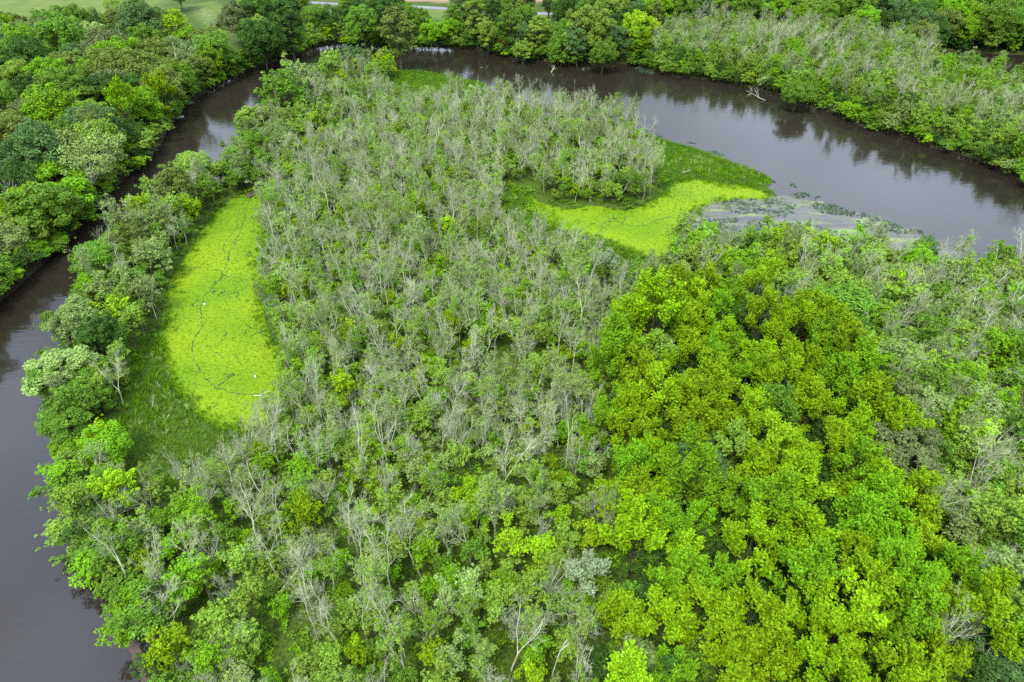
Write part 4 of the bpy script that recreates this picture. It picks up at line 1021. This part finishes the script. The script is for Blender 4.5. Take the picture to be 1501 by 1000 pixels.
# ------------------------------------------------------------------ low plants
def tuft(seed, n=26, h=.9, r=.42, w=.045):
    rs = np.random.RandomState(seed); V = []; T = []
    for _ in range(n):
        a = rs.uniform(0, 2 * PI); q = r * math.sqrt(rs.rand()); b = np.array([math.cos(a) * q, math.sin(a) * q, 0]); d = np.array([math.cos(a) * .35 + rs.normal(0, .2), math.sin(a) * .35 + rs.normal(0, .2), 1]); hh = h * rs.uniform(.6, 1.15)
        m = b + d * hh * .55; t = b + d * hh + np.array([d[0], d[1], -.25]) * hh * .25; s = np.array([-math.sin(a + 1), math.cos(a + 1), 0]) * w * rs.uniform(.7, 1.5)
        V += [b - s * .6, m - s, t, m + s]; T += [rs.uniform(.2, .9)] * 4
    return mesh_np('tuft', V, np.arange(len(V)).reshape(-1, 4), [HERB], T)
def rosette(seed, n=40, r=.6, size=.14, h=.35):
    rs = np.random.RandomState(seed)
    cl = [(np.array([rs.normal(0, r * .5), rs.normal(0, r * .5), h * rs.uniform(.1, .6)]), (r * .5, r * .5, h * .5), n / 6, rs.uniform(.2, .8)) for _ in range(6)]
    v, f, t = leaves(rs, cl, size, .9, .1, -.1); return mesh_np('rosette', v, f, [HERB], t)
tufts = [tuft(i) for i in range(3)]; ros = [rosette(10 + i) for i in range(3)]; herbs = [rosette(20 + i, 130, 1.25, .16, 1.0) for i in range(4)]; small = [rosette(30 + i, 26, .4, .075, .10) for i in range(3)]
def area_points(poly, gap, edge=0.0):
    (x0, y0), (x1, y1) = poly.min(0), poly.max(0); x, y = sample(x0, x1, y0, y1, gap, 1.6); ok = sdf(poly, x, y) < edge + .5 * wob(x, y, 2); return x[ok], y[ok]
def strew(name, polys, gap, meshes, cols, smin, smax, label, cat, z=None, edge=0., extra=None, zoff=0):
    xs, ys = [], []
    for pl in polys:
        a, b = area_points(pl, gap, edge); xs.append(a); ys.append(b)
    x = np.concatenate(xs); y = np.concatenate(ys)
    if extra is not None: k = extra(x, y); x, y = x[k], y[k]
    zz = ground_h(x, y) + zoff if z is None else np.full(len(x), z); n = len(x); src = [(m, COL_[c]) for c in cols for m in meshes]
    s = nrs.uniform(smin, smax, n); rz = nrs.uniform(0, 6.28, n)
    tone = (wob(x, y, 7) * .6 + nrs.normal(0, .3, n)); ci = np.clip(((tone + 1) / 2 * len(cols)).astype(int), 0, len(cols) - 1)
    idx = ci * len(meshes) + nrs.randint(0, len(meshes), n)
    scatter(name, np.c_[x, y, zz], np.c_[np.zeros(n), np.zeros(n), rz], np.c_[s, s, s * nrs.uniform(.8, 1.2, n)], idx, src, label, cat)
COL_ = dict(COL); COL_.update({'duck': (.165, .26, .003), 'duck2': (.10, .19, .004), 'marsh': (.085, .20, .006), 'marsh2': (.12, .235, .006), 'marsh3': (.055, .15, .006), 'pad': (.10, .165, .085), 'pad2': (.07, .13, .06), 'floor': (.07, .145, .008), 'floor2': (.10, .19, .010)})
strew('marsh_grass', [MARSH_A], .62, tufts, ['marsh3', 'marsh', 'marsh2'], .6, 1.0, 'dense green marsh grass below the duckweed pond', 'grass', edge=.8, zoff=-.05)
strew('marsh_grass', [MARSH_B, MARSH_C, MARSH_D], .68, tufts, ['marsh3', 'marsh', 'marsh2'], .7, 1.1, 'dark green marsh grass around the upper pond', 'grass', edge=.6, zoff=-.05)
strew('marsh_grass', [MARSH_E], .75, tufts, ['marsh', 'marsh2'], .8, 1.2, 'bright green marsh grass on the spit by the river', 'grass', edge=.4, zoff=-.05)
strew('duckweed_leaves', [POND_A, POND_B], .62, small, ['duck2', 'duck', 'duck'], .6, 1.2, 'small floating leaf mats on the duckweed ponds', 'duckweed', z=.03, edge=.6)
strew('marsh_reeds', [MARSH_A, MARSH_B, MARSH_C, MARSH_D], 1.5, tufts, ['fresh', 'marsh2', 'palegreen'], 1.0, 1.7, 'taller pale reeds scattered through the marsh grass', 'reeds', zoff=-.05, extra=lambda x, y: wob(x, y, 5) > -.15)
def ragged(x, y):
    d = np.minimum(np.abs(sdf(POND_A, x, y)), np.abs(sdf(POND_B, x, y))); return nrs.rand(len(x)) < .75 * np.exp(-(d / 1.6) ** 2) * (.7 + .6 * wob(x, y, 3))
strew('pond_edge_grass', [grow(POND_A, 2.5), grow(POND_B, 2.0)], .5, tufts, ['marsh3', 'marsh', 'marsh2'], .45, .95, 'ragged green grass along the duckweed edges', 'grass', z=0.0, extra=ragged)
def straying(x, y):
    return (sdf(POND_B, x, y) > -1) & (nrs.rand(len(x)) < .8 * np.exp(-np.maximum(0, sdf(POND_B, x, y)) / 3.5) + .12 * (wob(x, y, 4) > .2))
strew('straying_duckweed', [SHALLOW], .45, small, ['duck2', 'duck', 'pad'], .6, 1.3, 'broken duckweed drifting over the shallow pool', 'duckweed', z=.018, edge=1.5, extra=straying)
PADS = [smooth(W(p), 1) for p in ([(1055, 296), (1090, 290), (1140, 292), (1165, 298), (1178, 308), (1140, 318), (1105, 316), (1060, 308)], [(1195, 294), (1235, 303), (1250, 316), (1215, 314), (1190, 305)],
        [(1240, 306), (1290, 318), (1325, 334), (1330, 344), (1290, 342), (1250, 326)], [(1150, 268), (1175, 272), (1165, 278)], [(1165, 282), (1195, 284), (1188, 290), (1160, 290)], [(905, 180), (940, 188), (975, 200), (972, 204), (935, 196), (905, 187)],
        [(1038, 220), (1062, 226), (1060, 230), (1040, 226)], [(1335, 335), (1355, 338), (1350, 344), (1330, 342)], [(990, 330), (1060, 318), (1130, 326), (1200, 330), (1240, 345), (1150, 350), (1050, 352), (1000, 350)], [(925, 98), (955, 100), (962, 110), (940, 108)])]
strew('water_lily_pads', PADS, .55, ros, ['pad2', 'pad'], .55, 1.1, 'grey-green lily leaves crowding the shallow margin', 'water lilies', z=.02, extra=lambda x, y: (wob(x, y, 1.6) > -.35) & (nrs.rand(len(x)) < .6 + .5 * np.clip(wob(x, y, 6) + .4, 0, 1)))
isl = ISLAND.copy()
strew('undergrowth', [isl], 1.75, herbs, ['mid', 'floor', 'floor2', 'bright'], .7, 1.25, 'leafy green undergrowth on the wetland floor', 'undergrowth',
      extra=lambda x, y: (sdR(x, y) > .5) & (np.minimum(sdf(POND_A, x, y), np.minimum(sdf(POND_B, x, y), np.minimum(sdf(SHALLOW, x, y), sdf(EDGE_OPEN, x, y)))) > .4) & (proj(x, y, 0)[0] > -150) & (proj(x, y, 0)[0] < 1650) & (proj(x, y, 0)[1] < 1150) & (np.minimum(sdf(MARSH_A, x, y), sdf(MARSH_B, x, y)) > 0), zoff=-.1)
bank = np.vstack([outer_w[3:44], (outer_w[3:44] + np.array([0., 14.]) + np.c_[np.linspace(-14, 6, 41), np.zeros(41)])[::-1]])
strew('bank_undergrowth', [bank], 2.0, herbs, ['mid', 'deep', 'fresh'], .7, 1.3, 'leafy undergrowth along the outer river bank', 'undergrowth', extra=lambda x, y: (sdR(x, y) > .6), zoff=-.1)

# ------------------------------------------------------------------ single things
def thing(name, loc, rz, label, cat, s=1, group=None):
    o = bpy.data.objects.new(name, None); o.empty_display_size = .3; C.objects.link(o); o.location = loc; o.rotation_euler = (0, 0, rz); o.scale = (s, s, s); return tag(o, label, cat, group)
def gz1(x, y): return float(ground_h(np.array([x]), np.array([y]))[0])
# wooden landing at the far bank
x, y = at(1019, 108); d = thing('wooden_landing', (x, y + .6, 0), -.28, 'small grey wooden landing with pale boarded front at the far bank', 'dock')
pm = MB().box((0, 0, 0), (.42, 3.0, .06)).mesh('plank', WOOD)
for i in range(11):
    o = link('plank', pm, d); o.location = (-2.35 + i * .47, 0, 1.55 + (i % 3) * .008)
fb = MB().box((0, 0, 0), (5.2, .06, .28)).mesh('front_board', WOODP)
for i in range(4): o = link('front_board', fb, d); o.location = (0, -1.56, .3 + i * .34)
po = MB().box((0, 0, 0), (.16, .16, 2.6)).mesh('post', WOOD)
for sx in (-2.45, 0, 2.45):
    for sy in (-1.42, 1.4): o = link('post', po, d); o.location = (sx, sy, .2)
# low dark float near the left bank
x, y = at(260, 173); d = thing('wooden_float', (x, y, .12), .5, 'low dark wooden float moored beside the oak bank', 'dock')
pm2 = MB().box((0, 0, 0), (.5, 2.4, .07)).mesh('plank', WOOD)
for i in range(8): o = link('plank', pm2, d); o.location = (-1.9 + i * .54, 0, .16)
bm_ = MB().box((0, 0, 0), (4.4, .2, .22)).mesh('beam', WOOD)
for sy in (-.9, .9): o = link('beam', bm_, d); o.location = (0, sy, 0)

def snag(name, px, py, rz, L_, label, seed, bark=PALE, pitch=1.35, n=3, sc=1.0):
    x, y = at(px, py); rs = np.random.RandomState(seed); e = thing(name, (x, y, .05), rz, label, 'fallen tree', sc)
    tr = limb(rs, (0, 0, -.15), (math.sin(pitch), 0, math.cos(pitch)), L_, 6, .12); MB().tube(tr, np.linspace(.2, .06, 7), 6).build('trunk', bark, e, True)
    for k in range(n):
        p = tr[rs.randint(2, 6)]; b = limb(rs, p, perp(rs, tr[-1] - tr[0], rs.uniform(.5, 1.0)) + np.array([0, 0, .5]), L_ * rs.uniform(.3, .55), 4, .4, .05); m = MB().tube(b, np.linspace(.09, .025, 5), 4)
        for q in range(5):
            i = rs.randint(1, 5); m.tube(limb(rs, b[i], perp(rs, b[-1] - b[0], .8), L_ * .15, 2, .4), [.035, .025, .012], 3)
        m.build('branch', bark, e)
snag('fallen_tree', 1122, 147, 3.3, 9.5, 'fallen pale tree reaching its bare branches into the river', 5, n=6)
snag('river_snag', 808, 106, .9, 3.2, 'broken snag sticking out of the dark river water', 6, pitch=.9, n=4)
snag('floating_log', 998, 208, -.15, 5.0, 'dark log floating just off the marsh edge', 7, BARK, 1.54, 1)
snag('floating_branch', 1190, 290, .3, 3.0, 'curved dark branch lying on the mud shallows', 8, BARK, 1.5, 2)
snag('drift_pole', 705, 99, .15, 4.5, 'thin pale drift pole lying on the dark water', 9, PALE, 1.55, 1, .7)
snag('drift_branch', 1198, 158, 2.5, 4.5, 'thin brown branch dipping from the far bank into the river', 10, BARK, 1.45, 2, .8)
snag('pond_log', 333, 381, 2.0, 3.4, 'short brown log lying in the upper part of the long pond', 11, BARK, 1.56, 0, .9)
snag('pond_snag', 372, 580, .05, 4.2, 'pale bare branch lying over the lower pond edge', 12, PALE, 1.5, 3, .8)
snag('marsh_snag', 222, 602, .7, 3.0, 'whitish bare snag standing in the dark marsh grass', 13, PALE, .5, 5, .8)
snag('reaching_snag', 995, 255, -.2, 3.6, 'bare tree leaning out over the marsh grass', 14, PALE, 1.05, 5)

def wader(px, py, rz, s, label, lean=0):
    x, y = at(px, py); e = thing('white_wading_bird', (x, y, max(gz1(x, y), .03)), rz, label, 'bird', s, None)
    MB().ball((0, 0, .62), (.30, .15, .15), 12, 8).tube([(.18, 0, .68), (.32, 0, .82), (.30, 0, .98), (.36, 0, 1.10)], [.075, .045, .035, .04], 8).ball((.38, 0, 1.12), (.075, .045, .045), 8, 6).tube([(-.2, 0, .62), (-.42, 0, .54)], [.10, .02], 6).build('body', FEATHER, e, True)
    MB().tube([(.43, 0, 1.12), (.60, 0, 1.09)], [.02, .004], 5).build('beak', BEAK, e)
    lm = MB().tube([(0, 0, .52), (.03, 0, .28), (0, 0, 0)], [.02, .014, .016], 5).mesh('leg', LEG)
    for sy in (-.06, .06): o = link('leg', lm, e); o.location = (0, sy, 0)
wader(689, 130, 1.2, 1.3, 'white wading bird beside the grassy spit')
wader(301, 449, 4.4, .85, 'white bird standing in the middle of the long duckweed pond')
wader(375, 555, 2.0, .8, 'white bird at the lower east edge of the long duckweed pond')

# house half hidden in the trees, and a red shed behind the far bank
def house(name, px, py, rz, size, label, wallm, roofm):
    x, y = at(px, py); g = gz1(x, y); e = thing(name, (x, y, g), rz, label, 'building'); w, d_, h = size
    MB().box((0, 0, h / 2), (w, d_, h)).build('wall', wallm, e)
    m = MB(); rh = d_ * .32; o_ = .4; t = .12
    for s in (-1, 1):
        a = math.atan2(rh, d_ / 2); sl = math.hypot(rh, d_ / 2) + .45
        m2 = MB().box((0, s * (d_ / 4 + .12), h + rh / 2 - .02), (w + 2 * o_, sl, t), 0, -s * a); m2.build('roof_panel', roofm, e)
    v = [(-w / 2 + .01, -d_ / 2, h), (-w / 2 + .01, d_ / 2, h), (-w / 2 + .01, 0, h + rh - .1), (w / 2 - .01, -d_ / 2, h), (w / 2 - .01, d_ / 2, h), (w / 2 - .01, 0, h + rh - .1)]
    link('gable', mesh_np('gable', v, [[0, 1, 2], [5, 4, 3]], [wallm]), e)
    for i in range(3):
        f = MB().box((-w * .3 + i * w * .3, -d_ / 2 - .03, h * .55), (1.1, .08, 1.3)).build('window', WALLM, e); MB().box((-w * .3 + i * w * .3, -d_ / 2 - .08, h * .55), (.9, .03, 1.1)).build('pane', DARK, f)
    MB().box((w * .42, -d_ / 2 - .03, 1.05), (.95, .08, 2.1)).build('door', RUST, e)
house('house', 68, 112, .5, (11, 8, 4.2), 'house with a faded red roof glimpsed between the bank trees', WALLM, ROOF)
house('shed', 829, 20, .1, (7, 5, 3.2), 'small dark red shed behind the tall far bank trees', RUST, ROOF)

print('planted', len(P), 'singles', len(singles), {k: len(v) for k, v in rest.items()}, Counter(p['name'] for p in singles))
print('tris', sum(len(m.polygons) * 2 for m in bpy.data.meshes))
